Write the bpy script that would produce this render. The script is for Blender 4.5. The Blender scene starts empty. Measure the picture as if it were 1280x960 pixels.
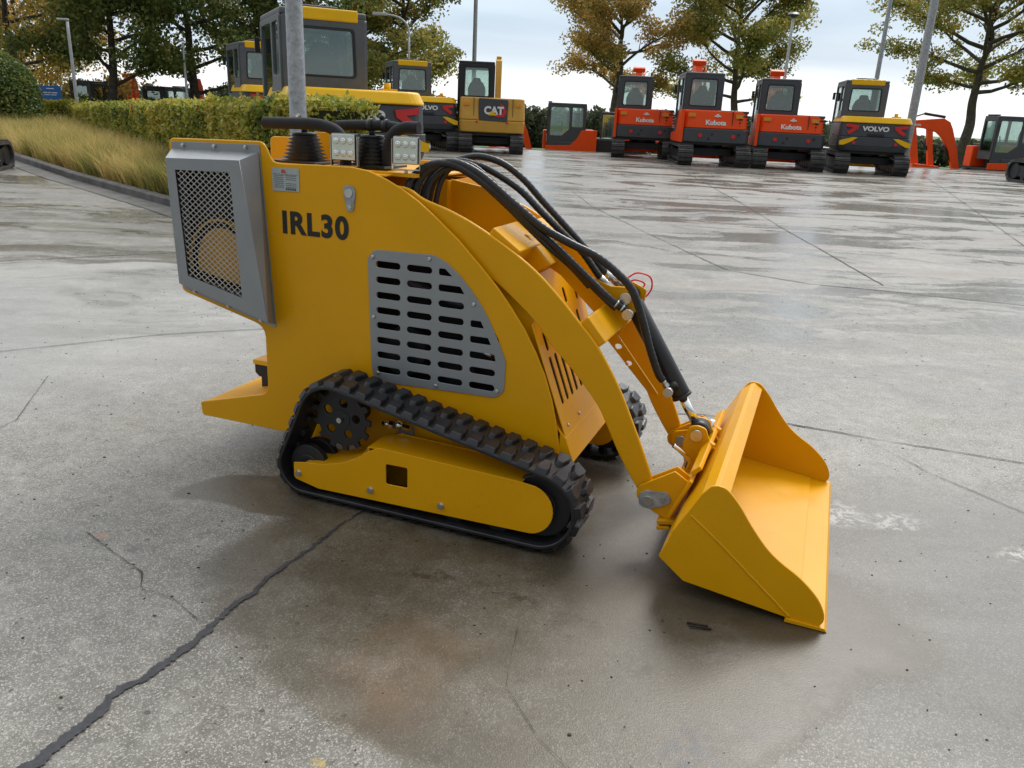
import bpy, bmesh, math, random
import numpy as np
from mathutils import Vector, Matrix
random.seed(7); rng = np.random.default_rng(11)
PI = math.pi; R = math.radians
scene = bpy.context.scene
COL = scene.collection

# ------------------------------------------------------------------ materials
def newmat(name):
    m = bpy.data.materials.new(name); m.use_nodes = True
    nt = m.node_tree; b = nt.nodes['Principled BSDF']
    return m, nt, b
def N(nt, t, **kw):
    n = nt.nodes.new(t)
    for k, v in kw.items(): setattr(n, k, v)
    return n
def L(nt, a, b): nt.links.new(a, b)
def noise(nt, scale, detail=4, rough=.55, vec=None, dist=0.):
    n = N(nt, 'ShaderNodeTexNoise'); n.inputs['Scale'].default_value = scale
    n.inputs['Detail'].default_value = detail; n.inputs['Roughness'].default_value = rough
    n.inputs['Distortion'].default_value = dist
    if vec is not None: L(nt, vec, n.inputs['Vector'])
    return n.outputs['Fac']
def coords(nt, scale=(1,1,1), rot=0):
    t = N(nt, 'ShaderNodeTexCoord'); m = N(nt, 'ShaderNodeMapping')
    m.inputs['Scale'].default_value = scale; m.inputs['Rotation'].default_value = (0,0,rot)
    L(nt, t.outputs['Object'], m.inputs['Vector']); return m.outputs['Vector']
def ramp(nt, fac, stops):
    r = N(nt, 'ShaderNodeValToRGB'); e = r.color_ramp.elements
    while len(e) < len(stops): e.new(.5)
    for i, (p, c) in enumerate(stops):
        e[i].position = p
        e[i].color = (c, c, c, 1) if isinstance(c, (int, float)) else (*c, 1)
    L(nt, fac, r.inputs['Fac']); return r.outputs['Color']
def mixc(nt, f, a, b, mode='MIX'):
    m = N(nt, 'ShaderNodeMix', data_type='RGBA', blend_type=mode)
    for i, v in ((0, f), (6, a), (7, b)):
        if isinstance(v, (int, float)): m.inputs[i].default_value = v
        elif isinstance(v, tuple): m.inputs[i].default_value = (*v, 1)
        else: L(nt, v, m.inputs[i])
    return m.outputs[2]
def math_(nt, op, a, b=None, c=None):
    m = N(nt, 'ShaderNodeMath', operation=op)
    for i, v in enumerate((a, b, c)):
        if v is None: continue
        if isinstance(v, (int, float)): m.inputs[i].default_value = v
        else: L(nt, v, m.inputs[i])
    return m.outputs[0]
def bump(nt, b, h, strength=.2, dist=.01):
    n = N(nt, 'ShaderNodeBump'); n.inputs['Strength'].default_value = strength
    n.inputs['Distance'].default_value = dist
    L(nt, h, n.inputs['Height']); L(nt, n.outputs['Normal'], b.inputs['Normal'])
def simple(name, col, rough=.5, metal=0., var=.12, vscale=6., bstr=0., bscale=80., coat=0.):
    m, nt, b = newmat(name)
    v = coords(nt)
    f = ramp(nt, noise(nt, vscale, 5, .6, v), [(.3, 0.), (.7, 1.)])
    c0 = tuple(x * (1 - var) for x in col); c1 = tuple(min(1, x * (1 + var)) for x in col)
    L(nt, mixc(nt, f, c0, c1), b.inputs['Base Color'])
    rr = N(nt, 'ShaderNodeMapRange'); rr.inputs[3].default_value = max(.03, rough - .08); rr.inputs[4].default_value = min(1, rough + .1)
    L(nt, noise(nt, vscale * 3, 4, .6, v), rr.inputs[0]); L(nt, rr.outputs[0], b.inputs['Roughness'])
    b.inputs['Metallic'].default_value = metal
    if coat: b.inputs['Coat Weight'].default_value = coat; b.inputs['Coat Roughness'].default_value = .12
    if bstr: bump(nt, b, noise(nt, bscale, 4, .6, v), bstr, .004)
    return m
def paint(name, col, rough=.32):
    m, nt, b = newmat(name); v = coords(nt)
    f = ramp(nt, noise(nt, 3.5, 5, .6, v), [(.3, 0.), (.72, 1.)])
    base = mixc(nt, f, tuple(x * .95 for x in col), tuple(min(1, x * 1.05) for x in col))
    # light dust specks and rub marks that belong to the paint
    sp = ramp(nt, noise(nt, 60, 3, .5, v), [(.70, 0.), (.74, .5)])
    base = mixc(nt, sp, base, (.50, .36, .16))
    L(nt, base, b.inputs['Base Color'])
    rr = ramp(nt, noise(nt, 9, 5, .65, v), [(.3, rough - .06), (.75, rough + .14)])
    L(nt, rr, b.inputs['Roughness'])
    b.inputs['Specular IOR Level'].default_value = .22
    b.inputs['Coat Weight'].default_value = .10; b.inputs['Coat Roughness'].default_value = .12
    # grime: fine dark specks and soft smears that sit on the paint
    gr = math_(nt, 'MULTIPLY', ramp(nt, noise(nt, 2.2, 6, .7, v), [(.52, 0.), (.72, 1.)]), ramp(nt, noise(nt, 55, 5, .75, v), [(.54, 0.), (.68, .30)]))
    base2 = mixc(nt, gr, base, tuple(x*.45 for x in col)); L(nt, base2, b.inputs['Base Color'])
    h = math_(nt, 'ADD', math_(nt, 'MULTIPLY', noise(nt, 3.0, 2, .5, v), 2.6), math_(nt, 'MULTIPLY', noise(nt, 210, 2, .5, v), .10))
    bump(nt, b, h, .25, .004)
    return m
M = {}
M['yellow'] = paint('loader_yellow_paint', (.75, .358, .0014))
M['vyellow'] = paint('bright_yellow_paint', (.88, .50, .008))
M['cyellow'] = paint('ochre_yellow_paint', (.66, .37, .07))
M['orange'] = paint('orange_red_paint', (.90, .085, .010))
M['dgrey'] = simple('dark_grey_paint', (.055, .060, .068), .45, coat=.1, bstr=.05)
M['mgrey'] = simple('mid_grey_paint', (.090, .096, .108), .45, coat=.1)
M['black'] = simple('black_paint', (.018, .018, .020), .42)
M['rubber'] = simple('black_rubber', (.019, .019, .021), .36, var=.5, vscale=14, bstr=.25, bscale=120)
M['foam'] = simple('black_foam_grip', (.014, .014, .016), .8, bstr=.4, bscale=300)
M['hose'] = simple('black_hose', (.018, .018, .020), .30, var=.3, vscale=20)
M['steel'] = simple('zinc_steel', (.62, .62, .60), .30, 1., var=.12, vscale=30)
M['chrome'] = simple('chrome_rod', (.82, .82, .82), .12, 1., var=.03)
M['silver'] = simple('silver_grey_paint', (.30, .315, .33), .38, .45, var=.05, vscale=8, bstr=.05, bscale=200)
M['wire'] = simple('wire_mesh_metal', (.60, .58, .56), .35, .9)
M['dark'] = simple('dark_interior', (.010, .010, .010), .8)
M['ink'] = simple('black_lettering', (.012, .012, .014), .5)
M['white'] = simple('white_lettering', (.78, .78, .76), .45, var=.05)
M['label'] = simple('pale_label', (.42, .46, .46), .35, .3, var=.06)
M['red'] = simple('red_plastic', (.62, .018, .02), .3, coat=.3)
M['redwire'] = simple('red_cable', (.75, .02, .03), .35)
M['galv'] = simple('galvanised_steel', (.36, .38, .40), .5, .35, var=.3, vscale=22, bstr=.08)
M['lampwhite'] = simple('lamp_grey', (.5, .51, .52), .4)
M['signblue'] = simple('sign_blue', (.03, .14, .42), .4)
M['trackpad'] = simple('worn_track_steel', (.075, .072, .070), .5, .3, var=.4, vscale=9, bstr=.2)
M['kerb'] = simple('kerb_concrete', (.13, .125, .115), .8, var=.35, vscale=4, bstr=.5, bscale=40)
M['soil'] = simple('soil', (.085, .065, .045), .95, var=.4, vscale=8, bstr=.6, bscale=30)
M['bark'] = simple('bark', (.085, .072, .058), .9, var=.4, vscale=6, bstr=.8, bscale=25)
M['seat'] = simple('black_seat_cloth', (.02, .02, .022), .85)
M['tar'] = simple('tar_joint', (.030, .030, .036), .6, var=.5, vscale=30, bstr=.8, bscale=60)
M['crack'] = simple('crack_dirt', (.045, .042, .038), .8, var=.4, vscale=30)
M['amber'] = simple('amber_plastic', (.75, .28, .02), .3, coat=.3)
def lensmat():
    m, nt, b = newmat('led_lens')
    b.inputs['Base Color'].default_value = (.86, .87, .88, 1); b.inputs['Metallic'].default_value = .55
    b.inputs['Roughness'].default_value = .12
    v = coords(nt); w = N(nt, 'ShaderNodeTexVoronoi'); w.inputs['Scale'].default_value = 60; L(nt, v, w.inputs['Vector'])
    bump(nt, b, w.outputs['Distance'], .12, .003); return m
M['lens'] = lensmat()
def glassmat(name, tint, alpha):
    m = bpy.data.materials.new(name); m.use_nodes = True; nt = m.node_tree
    nt.nodes.clear(); o = N(nt, 'ShaderNodeOutputMaterial'); t = N(nt, 'ShaderNodeBsdfTransparent'); g = N(nt, 'ShaderNodeBsdfGlossy')
    t.inputs['Color'].default_value = (*tint, 1); g.inputs['Roughness'].default_value = .04; g.inputs['Color'].default_value = (.85, .95, .95, 1)
    lw = N(nt, 'ShaderNodeLayerWeight'); lw.inputs['Blend'].default_value = .35
    f = math_(nt, 'MULTIPLY_ADD', lw.outputs['Fresnel'], .6, alpha)
    mx = N(nt, 'ShaderNodeMixShader'); L(nt, f, mx.inputs[0]); L(nt, t.outputs[0], mx.inputs[1]); L(nt, g.outputs[0], mx.inputs[2])
    L(nt, mx.outputs[0], o.inputs['Surface']); return m
M['glass'] = glassmat('cab_glass', (.88, .96, .93), .22)
def leafmat(name, stops, rough=.6):
    m, nt, b = newmat(name)
    g = N(nt, 'ShaderNodeNewGeometry')
    v = coords(nt); clump = noise(nt, .9, 2, .5, v)
    f = math_(nt, 'MULTIPLY_ADD', g.outputs['Random Per Island'], .6, math_(nt, 'MULTIPLY_ADD', clump, 1.2, -.4))
    L(nt, ramp(nt, f, stops), b.inputs['Base Color']); b.inputs['Roughness'].default_value = rough
    # thin leaves let light through
    tr = N(nt, 'ShaderNodeBsdfTranslucent'); L(nt, b.inputs['Base Color'].links[0].from_socket, tr.inputs['Color'])
    mx = N(nt, 'ShaderNodeMixShader'); mx.inputs[0].default_value = .42
    L(nt, b.outputs[0], mx.inputs[1]); L(nt, tr.outputs[0], mx.inputs[2])
    L(nt, mx.outputs[0], nt.nodes['Material Output'].inputs['Surface'])
    return m
M['leaf_green'] = leafmat('oak_leaves_green', [(0, (0.061, 0.104, 0.028)), (.35, (0.122, 0.183, 0.045)), (.65, (0.217, 0.261, 0.061)), (1, (0.435, 0.331, 0.087))])
M['leaf_brown'] = leafmat('oak_leaves_autumn', [(0, (0.144, 0.154, 0.040)), (.35, (0.360, 0.278, 0.076)), (.65, (0.594, 0.388, 0.108)), (1, (0.750, 0.432, 0.126))])
M['leaf_orange'] = leafmat('oak_leaves_orange', [(0, (0.114, 0.145, 0.032)), (.4, (0.324, 0.276, 0.056)), (.7, (0.680, 0.406, 0.082)), (1, (0.750, 0.454, 0.130))])
M['leaf_mixed'] = leafmat('oak_leaves_turning', [(0, (0.104, 0.142, 0.038)), (.4, (0.255, 0.273, 0.066)), (.75, (0.510, 0.406, 0.094)), (1, (0.716, 0.471, 0.122))])
M['leaf_hedge'] = leafmat('beech_hedge_leaves', [(0, (0.058, 0.096, 0.019)), (.3, (0.193, 0.239, 0.038)), (.55, (0.438, 0.426, 0.064)), (.85, (0.644, 0.489, 0.091)), (1, (0.464, 0.220, 0.077))], .45)
M['leaf_topiary'] = leafmat('dark_hedge_leaves', [(0, (0.049, 0.091, 0.022)), (.4, (0.140, 0.196, 0.048)), (.8, (0.280, 0.308, 0.070)), (1, (0.448, 0.322, 0.084))], .45)
M['leaf_far'] = leafmat('far_wood_leaves', [(0, (.035, .050, .030)), (.5, (.075, .095, .045)), (1, (.14, .13, .06))])
M['grass'] = leafmat('ornamental_grass', [(0, (.16, .18, .04)), (.3, (.36, .33, .09)), (.6, (.62, .47, .17)), (1, (.75, .58, .27))], .7)
M['fallen'] = simple('dead_leaf', (.20, .085, .03), .6)
M['field'] = simple('field_turf', (.10, .155, .045), .9, var=.3, vscale=.3)

def yardmat():
    m, nt, b = newmat('worn_wet_concrete')
    v = coords(nt)
    dist = N(nt, 'ShaderNodeTexNoise'); dist.inputs['Scale'].default_value = 1.1; dist.inputs['Detail'].default_value = 5; L(nt, v, dist.inputs['Vector'])
    off = N(nt, 'ShaderNodeVectorMath', operation='MULTIPLY_ADD'); off.inputs[1].default_value = (.55, .55, 0); L(nt, dist.outputs['Color'], off.inputs[0]); L(nt, v, off.inputs[2])
    dv = off.outputs[0]                                   # wobbly coordinates
    big = noise(nt, .35, 5, .6, dv)
    c = mixc(nt, ramp(nt, big, [(.34, 0.), (.66, 1.)]), (.178, .169, .145), (.325, .312, .275))
    # sweeping tyre and brush streaks, mostly across the yard
    st = coords(nt, (.55, 1.5, 1), R(16))
    sd = N(nt, 'ShaderNodeVectorMath', operation='MULTIPLY_ADD'); sd.inputs[1].default_value = (.9, .9, 0); L(nt, dist.outputs['Color'], sd.inputs[0]); L(nt, st, sd.inputs[2])
    s1 = noise(nt, 1.6, 8, .68, sd.outputs[0], 1.2)
    sy = N(nt, 'ShaderNodeSeparateXYZ'); L(nt, dv, sy.inputs[0])
    farm = ramp(nt, math_(nt, 'MULTIPLY', sy.outputs['Y'], .1), [(.30, .22), (.62, 1.)])      # traffic marks lie out in the open yard
    st2 = coords(nt, (.45, 1.7, 1), R(-38)); sd2 = N(nt, 'ShaderNodeVectorMath', operation='MULTIPLY_ADD'); sd2.inputs[1].default_value = (.8, .8, 0); L(nt, dist.outputs['Color'], sd2.inputs[0]); L(nt, st2, sd2.inputs[2])
    s1b = noise(nt, 1.0, 8, .70, sd2.outputs[0], 1.4)
    s2 = noise(nt, 2.6, 9, .7, sd.outputs[0], 2.2)
    c = mixc(nt, math_(nt, 'MULTIPLY', farm, ramp(nt, s1, [(.46, .0), (.62, .62)])), c, (.115, .106, .090))
    c = mixc(nt, math_(nt, 'MULTIPLY', farm, ramp(nt, s1, [(.30, .6), (.44, 0.)])), c, (.42, .415, .40))
    c = mixc(nt, math_(nt, 'MULTIPLY', farm, ramp(nt, s1b, [(.50, .0), (.64, .70)])), c, (.110, .092, .068))
    c = mixc(nt, math_(nt, 'MULTIPLY', farm, ramp(nt, s1b, [(.34, .5), (.45, 0.)])), c, (.36, .355, .34))
    c = mixc(nt, math_(nt, 'MULTIPLY', farm, ramp(nt, s2, [(.53, .0), (.62, .55)])), c, (.095, .080, .066))
    blot = noise(nt, 1.7, 6, .62, v)
    c = mixc(nt, ramp(nt, blot, [(.50, 0.), (.68, .45)]), c, (.15, .140, .118))
    wm = noise(nt, .8, 4, .55, v)
    c = mixc(nt, ramp(nt, wm, [(.45, 0.), (.7, .3)]), c, (.26, .225, .17))
    # mottling, aggregate and pits
    mo = noise(nt, 14, 6, .7, v)
    c = mixc(nt, ramp(nt, mo, [(.40, .6), (.56, 0.)]), c, (.095, .086, .068))
    mo2 = noise(nt, 5.5, 7, .72, v)
    c = mixc(nt, ramp(nt, mo2, [(.36, .5), (.50, 0.)]), c, (.125, .112, .088))
    c = mixc(nt, ramp(nt, mo2, [(.54, 0.), (.68, .4)]), c, (.42, .41, .37))
    ag = N(nt, 'ShaderNodeTexVoronoi'); ag.inputs['Scale'].default_value = 270; L(nt, v, ag.inputs['Vector'])
    agc = ramp(nt, ag.outputs['Color'], [(.0, 0.), (.60, 0.), (.88, .75)])
    c = mixc(nt, agc, c, (.60, .57, .50))
    agd = ramp(nt, ag.outputs['Color'], [(.04, .55), (.30, 0.)])
    c = mixc(nt, agd, c, (.07, .065, .055))
    fine = noise(nt, 420, 3, .6, v)
    c = mixc(nt, ramp(nt, fine, [(.42, .55), (.56, 0.)]), c, (.08, .075, .062))
    pit = ramp(nt, noise(nt, 34, 2, .4, v), [(.70, 0.), (.735, .8)])
    c = mixc(nt, pit, c, (.035, .032, .028))
    def spot(x, y, rx, ry, hard=.35, rot=0., d=dv, lo=None):
        s = N(nt, 'ShaderNodeVectorMath', operation='SUBTRACT'); L(nt, d, s.inputs[0]); s.inputs[1].default_value = (x + .275, y + .275, 0)
        mp = N(nt, 'ShaderNodeMapping', vector_type='TEXTURE'); mp.inputs['Rotation'].default_value = (0, 0, rot); mp.inputs['Scale'].default_value = (rx, ry, 1e6)
        L(nt, s.outputs[0], mp.inputs['Vector'])
        l = N(nt, 'ShaderNodeVectorMath', operation='LENGTH'); L(nt, mp.outputs[0], l.inputs[0])
        return ramp(nt, l.outputs['Value'], [(1 - hard if lo is None else lo, 1.), (1., 0.)])
    # whole bays differ: one worn darker, the left one painted pale for sky reflection
    c = mixc(nt, math_(nt, 'MULTIPLY', spot(1.7, 2.2, 2.3, 1.15, .5, R(-10)), .62), c, (.100, .092, .080))
    c = mixc(nt, math_(nt, 'MULTIPLY', spot(-.5, 1.0, 2.2, .45, .6), .25), c, (.14, .135, .12))
    c = mixc(nt, math_(nt, 'MULTIPLY', spot(-3.2, 5.3, 2.6, 2.6, .45), .42), c, (.46, .455, .44))
    c = mixc(nt, math_(nt, 'MULTIPLY', spot(4.5, 14, 9.0, 6.5, .5), .38), c, (.125, .112, .092))
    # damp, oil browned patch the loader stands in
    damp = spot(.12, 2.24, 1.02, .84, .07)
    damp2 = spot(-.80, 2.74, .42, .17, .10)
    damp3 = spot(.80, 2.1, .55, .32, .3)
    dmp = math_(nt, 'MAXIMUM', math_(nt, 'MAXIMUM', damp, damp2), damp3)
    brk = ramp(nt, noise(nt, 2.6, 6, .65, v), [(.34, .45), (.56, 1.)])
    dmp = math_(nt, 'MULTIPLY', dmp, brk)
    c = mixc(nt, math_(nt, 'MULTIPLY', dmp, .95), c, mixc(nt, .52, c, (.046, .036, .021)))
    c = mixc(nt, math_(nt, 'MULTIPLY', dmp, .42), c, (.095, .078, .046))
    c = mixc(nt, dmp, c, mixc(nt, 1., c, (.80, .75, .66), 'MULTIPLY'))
    rust = math_(nt, 'MULTIPLY', spot(-.25, 1.72, .30, .22, .7), ramp(nt, noise(nt, 5, 5, .6, v), [(.35, .1), (.65, .5)]))
    c = mixc(nt, rust, c, (.17, .090, .035))
    for (x, y, rx, ry, col, k) in ((1.33, 2.83, .11, .09, (.46, .45, .42), .7), (1.52, 2.74, .10, .05, (.46, .45, .42), .6), (1.86, 2.50, .10, .045, (.46, .43, .38), .8),
                                   (.44, 1.50, .06, .12, (.045, .045, .05), .75), (-1.30, 2.36, .035, .02, (.42, .17, .07), .7), (-.42, 1.40, .03, .02, (.50, .36, .10), .7),
                                   (-.66, 3.62, .05, .03, (.10, .10, .10), .6), (.02, 2.05, .07, .02, (.045, .03, .022), .8), (.22, 2.02, .09, .025, (.05, .035, .025), .8), (-.25, 2.12, .10, .03, (.05, .032, .02), .8), (.33, 1.80, .05, .05, (.05, .04, .03), .6), (.62, 1.62, .04, .03, (.05, .045, .04), .8), (.70, 1.45, .03, .04, (.05, .045, .04), .8), (-1.15, 2.30, .05, .03, (.09, .085, .08), .7), (1.75, 2.05, .09, .05, (.09, .085, .075), .7)):
        c = mixc(nt, math_(nt, 'MULTIPLY', math_(nt, 'MULTIPLY', spot(x, y, rx*1.3, ry*1.3, .5), ramp(nt, noise(nt, 24, 6, .75, v), [(.47, 0.), (.55, 1.)])), k), c, col)
    # mossy and rusty drag marks in the mid yard
    g = math_(nt, 'MULTIPLY', ramp(nt, noise(nt, 1.0, 6, .6, coords(nt, (.4, 1.8, 1), R(-28))), [(.56, 0.), (.68, .7)]), spot(-5.5, 9.5, 4.2, 3.2, .6))
    c = mixc(nt, g, c, (.115, .105, .035))
    r2 = math_(nt, 'MULTIPLY', ramp(nt, noise(nt, 1.2, 6, .65, coords(nt, (.35, 1.6, 1), R(8))), [(.55, 0.), (.70, .55)]), spot(4, 11, 8, 8, .6))
    c = mixc(nt, r2, c, (.15, .085, .06))
    # water film: dark and smooth, lying in the worn streaks of the open yard and in the damp patch
    w1 = ramp(nt, noise(nt, .62, 7, .66, sd.outputs[0], 1.1), [(.44, 0.), (.56, 1.)])
    w2 = ramp(nt, noise(nt, .9, 6, .62, sd2.outputs[0], .8), [(.48, 0.), (.60, .8)])
    wet = math_(nt, 'MULTIPLY', farm, math_(nt, 'MAXIMUM', w1, w2))
    wet = math_(nt, 'MAXIMUM', wet, math_(nt, 'MULTIPLY', dmp, .45))
    c = mixc(nt, math_(nt, 'MULTIPLY', wet, .62), c, mixc(nt, 1., c, (.58, .56, .52), 'MULTIPLY'))
    L(nt, c, b.inputs['Base Color'])
    rr = math_(nt, 'MULTIPLY_ADD', wet, -.36, .56)
    rr = math_(nt, 'MULTIPLY_ADD', mo, .14, math_(nt, 'SUBTRACT', rr, .07))
    L(nt, rr, b.inputs['Roughness'])
    b.inputs['Specular IOR Level'].default_value = .55
    h = math_(nt, 'ADD', math_(nt, 'MULTIPLY', fine, .35), math_(nt, 'ADD', math_(nt, 'MULTIPLY', ag.outputs['Distance'], .5), math_(nt, 'MULTIPLY', mo, .9)))
    bump(nt, b, h, .22, .004)
    bn = [n for n in nt.nodes if n.type == 'BUMP'][0]; L(nt, math_(nt, 'MULTIPLY_ADD', wet, -.17, .24), bn.inputs['Strength'])
    return m
M['yard'] = yardmat()

# ------------------------------------------------------------------ mesh helpers
def link(o, parent=None):
    COL.objects.link(o)
    if parent is not None: o.parent = parent
    return o
def empty(name, loc=(0,0,0), rotz=0., scale=1.):
    o = bpy.data.objects.new(name, None); link(o); o.location = loc; o.rotation_euler = (0,0,rotz); o.scale = (scale,)*3
    o.empty_display_size = .2; return o
def tag(o, label=None, cat=None, group=None, kind=None):
    for k, v in (('label', label), ('category', cat), ('group', group), ('kind', kind)):
        if v: o[k] = v
    return o
def catmull(pts, n=8, closed=False):
    P = [Vector(p) for p in pts]; out = []; m = len(P)
    for i in range(m if closed else m - 1):
        if closed: a, b, c, d = P[(i-1) % m], P[i], P[(i+1) % m], P[(i+2) % m]
        else: a, b, c, d = P[max(i-1, 0)], P[i], P[i+1], P[min(i+2, m-1)]
        for k in range(n):
            t = k / n
            out.append(.5 * ((2*b) + (c-a)*t + (2*a-5*b+4*c-d)*t*t + (3*b-a-3*c+d)*t**3))
    if not closed: out.append(P[-1])
    return out
def resample(P, step):
    d = [0.]
    for a, b in zip(P, P[1:]): d.append(d[-1] + (b-a).length)
    n = max(2, int(d[-1]/step)); out = []; j = 0
    for i in range(n+1):
        s = d[-1]*i/n
        while j < len(P)-2 and d[j+1] < s: j += 1
        t = (s-d[j])/max(1e-9, d[j+1]-d[j]); out.append(P[j].lerp(P[j+1], min(1, max(0, t))))
    return out
class MB:
    def __init__(s): s.v = []; s.f = []; s.sm = []
    def add(s, vs, fs, smooth=False):
        o = len(s.v); s.v += [tuple(v) for v in vs]; s.f += [tuple(i+o for i in f) for f in fs]; s.sm += [smooth]*len(fs); return s
    def box(s, x0, x1, y0, y1, z0, z1):
        return s.add([(x0,y0,z0),(x1,y0,z0),(x1,y1,z0),(x0,y1,z0),(x0,y0,z1),(x1,y0,z1),(x1,y1,z1),(x0,y1,z1)],
                     [(0,3,2,1),(4,5,6,7),(0,1,5,4),(1,2,6,5),(2,3,7,6),(3,0,4,7)])
    def obox(s, c, ex, ey, ez, hx, hy, hz):
        c, ex, ey, ez = map(Vector, (c, ex, ey, ez)); vs = []
        for k in (-1, 1):
            for (i, j) in ((-1,-1),(1,-1),(1,1),(-1,1)): vs.append(c + ex*hx*i + ey*hy*j + ez*hz*k)
        return s.add(vs, [(0,3,2,1),(4,5,6,7),(0,1,5,4),(1,2,6,5),(2,3,7,6),(3,0,4,7)])
    def bar(s, a, b, w, t, up=(0,0,1)):
        a, b = Vector(a), Vector(b); d = (b-a).normalized(); u = Vector(up)
        if abs(d.dot(u)) > .95: u = Vector((0,1,0))
        e = d.cross(u).normalized(); g = e.cross(d)
        return s.obox((a+b)/2, d, e, g, (b-a).length/2, w/2, t/2)
    def prism(s, poly, lo, hi, plane='xz'):
        n = len(poly)
        def P(p, h):
            return {'xz': (p[0], h, p[1]), 'yz': (h, p[0], p[1]), 'xy': (p[0], p[1], h)}[plane]
        vs = [P(p, lo) for p in poly] + [P(p, hi) for p in poly]
        return s.add(vs, [tuple(range(n)), tuple(range(2*n-1, n-1, -1))] + [(i, (i+1) % n, n+(i+1) % n, n+i) for i in range(n)])
    def ring(s, c, ax, r0, r1, h, n=24, smooth=True):          # solid frustum, r0 at base, r1 at top
        c = Vector(c); ax = Vector(ax).normalized(); u = ax.orthogonal().normalized(); w = ax.cross(u); o = len(s.v); vs = []
        for k, (r, hh) in enumerate(((r0, 0), (r1, h))):
            for i in range(n):
                a = 2*PI*i/n; vs.append(c + ax*hh + u*math.cos(a)*r + w*math.sin(a)*r)
        s.add(vs, [(i, (i+1) % n, n+(i+1) % n, n+i) for i in range(n)], smooth)
        s.add(vs[:n], [tuple(range(n-1, -1, -1))]); s.add(vs[n:], [tuple(range(n))]); return s
    def cyl(s, a, b, r, n=20, r2=None):
        a, b = Vector(a), Vector(b); return s.ring(a, b-a, r, r if r2 is None else r2, (b-a).length, n)
    def tube(s, pts, r, n=10, radf=None, caps=True):
        P = [Vector(p) for p in pts]; m = len(P); T = []
        for i in range(m): T.append((P[min(i+1, m-1)] - P[max(i-1, 0)]).normalized())
        u = T[0].orthogonal().normalized(); vs = []
        for i in range(m):
            u = (u - T[i]*u.dot(T[i])).normalized(); w = T[i].cross(u)
            rr = (r[i] if isinstance(r, (list, tuple)) else r) * (radf(i) if radf else 1)
            for k in range(n):
                a = 2*PI*k/n; vs.append(P[i] + u*math.cos(a)*rr + w*math.sin(a)*rr)
        fs = [(i*n+k, i*n+(k+1) % n, (i+1)*n+(k+1) % n, (i+1)*n+k) for i in range(m-1) for k in range(n)]
        s.add(vs, fs, True)
        if caps: s.add(vs[:n], [tuple(range(n-1, -1, -1))]); s.add(vs[-n:], [tuple(range(n))])
        return s
    def ball(s, c, r, n=12, sc=(1,1,1)):
        c = Vector(c); vs = []; m = n//2
        for j in range(m+1):
            th = PI*j/m
            for i in range(n):
                a = 2*PI*i/n; vs.append((c.x+r*sc[0]*math.sin(th)*math.cos(a), c.y+r*sc[1]*math.sin(th)*math.sin(a), c.z+r*sc[2]*math.cos(th)))
        return s.add(vs, [(j*n+i, (j+1)*n+i, (j+1)*n+(i+1) % n, j*n+(i+1) % n) for j in range(m) for i in range(n)], True)
    def hexnut(s, c, ax, r, h): return s.ring(c, ax, r, r, h, 6, False)
    def build(s, name, mat, parent=None, bevel=0., seg=2):
        me = bpy.data.meshes.new(name); me.from_pydata(s.v, [], s.f)
        me.polygons.foreach_set('use_smooth', s.sm); me.materials.append(mat)
        bm = bmesh.new(); bm.from_mesh(me); bmesh.ops.remove_doubles(bm, verts=bm.verts, dist=1e-5); bmesh.ops.recalc_face_normals(bm, faces=bm.faces); bm.to_mesh(me); bm.free()
        o = bpy.data.objects.new(name, me); link(o, parent)
        if bevel:
            b = o.modifiers.new('bevel', 'BEVEL'); b.width = bevel; b.segments = seg; b.limit_method = 'ANGLE'; b.angle_limit = R(35)
        return o
def fillet(pts, default=.01, n=5):
    """pts: (x, y[, r]) -> outline with rounded corners"""
    out = []; m = len(pts)
    for i in range(m):
        p = Vector(pts[i][:2]); r = pts[i][2] if len(pts[i]) > 2 else default
        a = Vector(pts[i-1][:2]); c = Vector(pts[(i+1) % m][:2])
        d1, d2 = (a-p), (c-p); l1, l2 = d1.length, d2.length
        if r <= 0 or l1 < 1e-6 or l2 < 1e-6: out.append(tuple(p)); continue
        ang = d1.angle(d2); t = min(r/max(1e-4, math.tan(ang/2)), l1*.49, l2*.49)
        if ang > 3.0: out.append(tuple(p)); continue
        q0 = p + d1/l1*t; q2 = p + d2/l2*t
        for k in range(n+1):
            s = k/n; q = q0*(1-s)**2 + p*2*s*(1-s) + q2*s*s; out.append(tuple(q))
    return out
def circle(cx, cy, r, n=20): return [(cx+r*math.cos(2*PI*i/n), cy+r*math.sin(2*PI*i/n)) for i in range(n)]
def slot(cx, cy, w, h, n=6):
    r = min(w, h)/2; out = []
    if w >= h:
        for i in range(n+1): a = -PI/2 + PI*i/n; out.append((cx+w/2-r+r*math.cos(a), cy+r*math.sin(a)))
        for i in range(n+1): a = PI/2 + PI*i/n; out.append((cx-w/2+r+r*math.cos(a), cy+r*math.sin(a)))
    else:
        for i in range(n+1): a = PI*i/n; out.append((cx+r*math.cos(a), cy+h/2-r+r*math.sin(a)))
        for i in range(n+1): a = PI + PI*i/n; out.append((cx+r*math.cos(a), cy-h/2+r+r*math.sin(a)))
    return out
def frame_matrix(o, ex, ey):
    ex = Vector(ex).normalized(); ey = Vector(ey).normalized(); ez = ex.cross(ey)
    return Matrix(((ex.x, ey.x, ez.x, o[0]), (ex.y, ey.y, ez.y, o[1]), (ex.z, ey.z, ez.z, o[2]), (0, 0, 0, 1)))
XZ = lambda y: frame_matrix((0, y, 0), (1,0,0), (0,0,1))       # drawing plane whose normal points to -Y
YZ = lambda x: frame_matrix((x, 0, 0), (0,1,0), (0,0,1))       # normal +X
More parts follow.
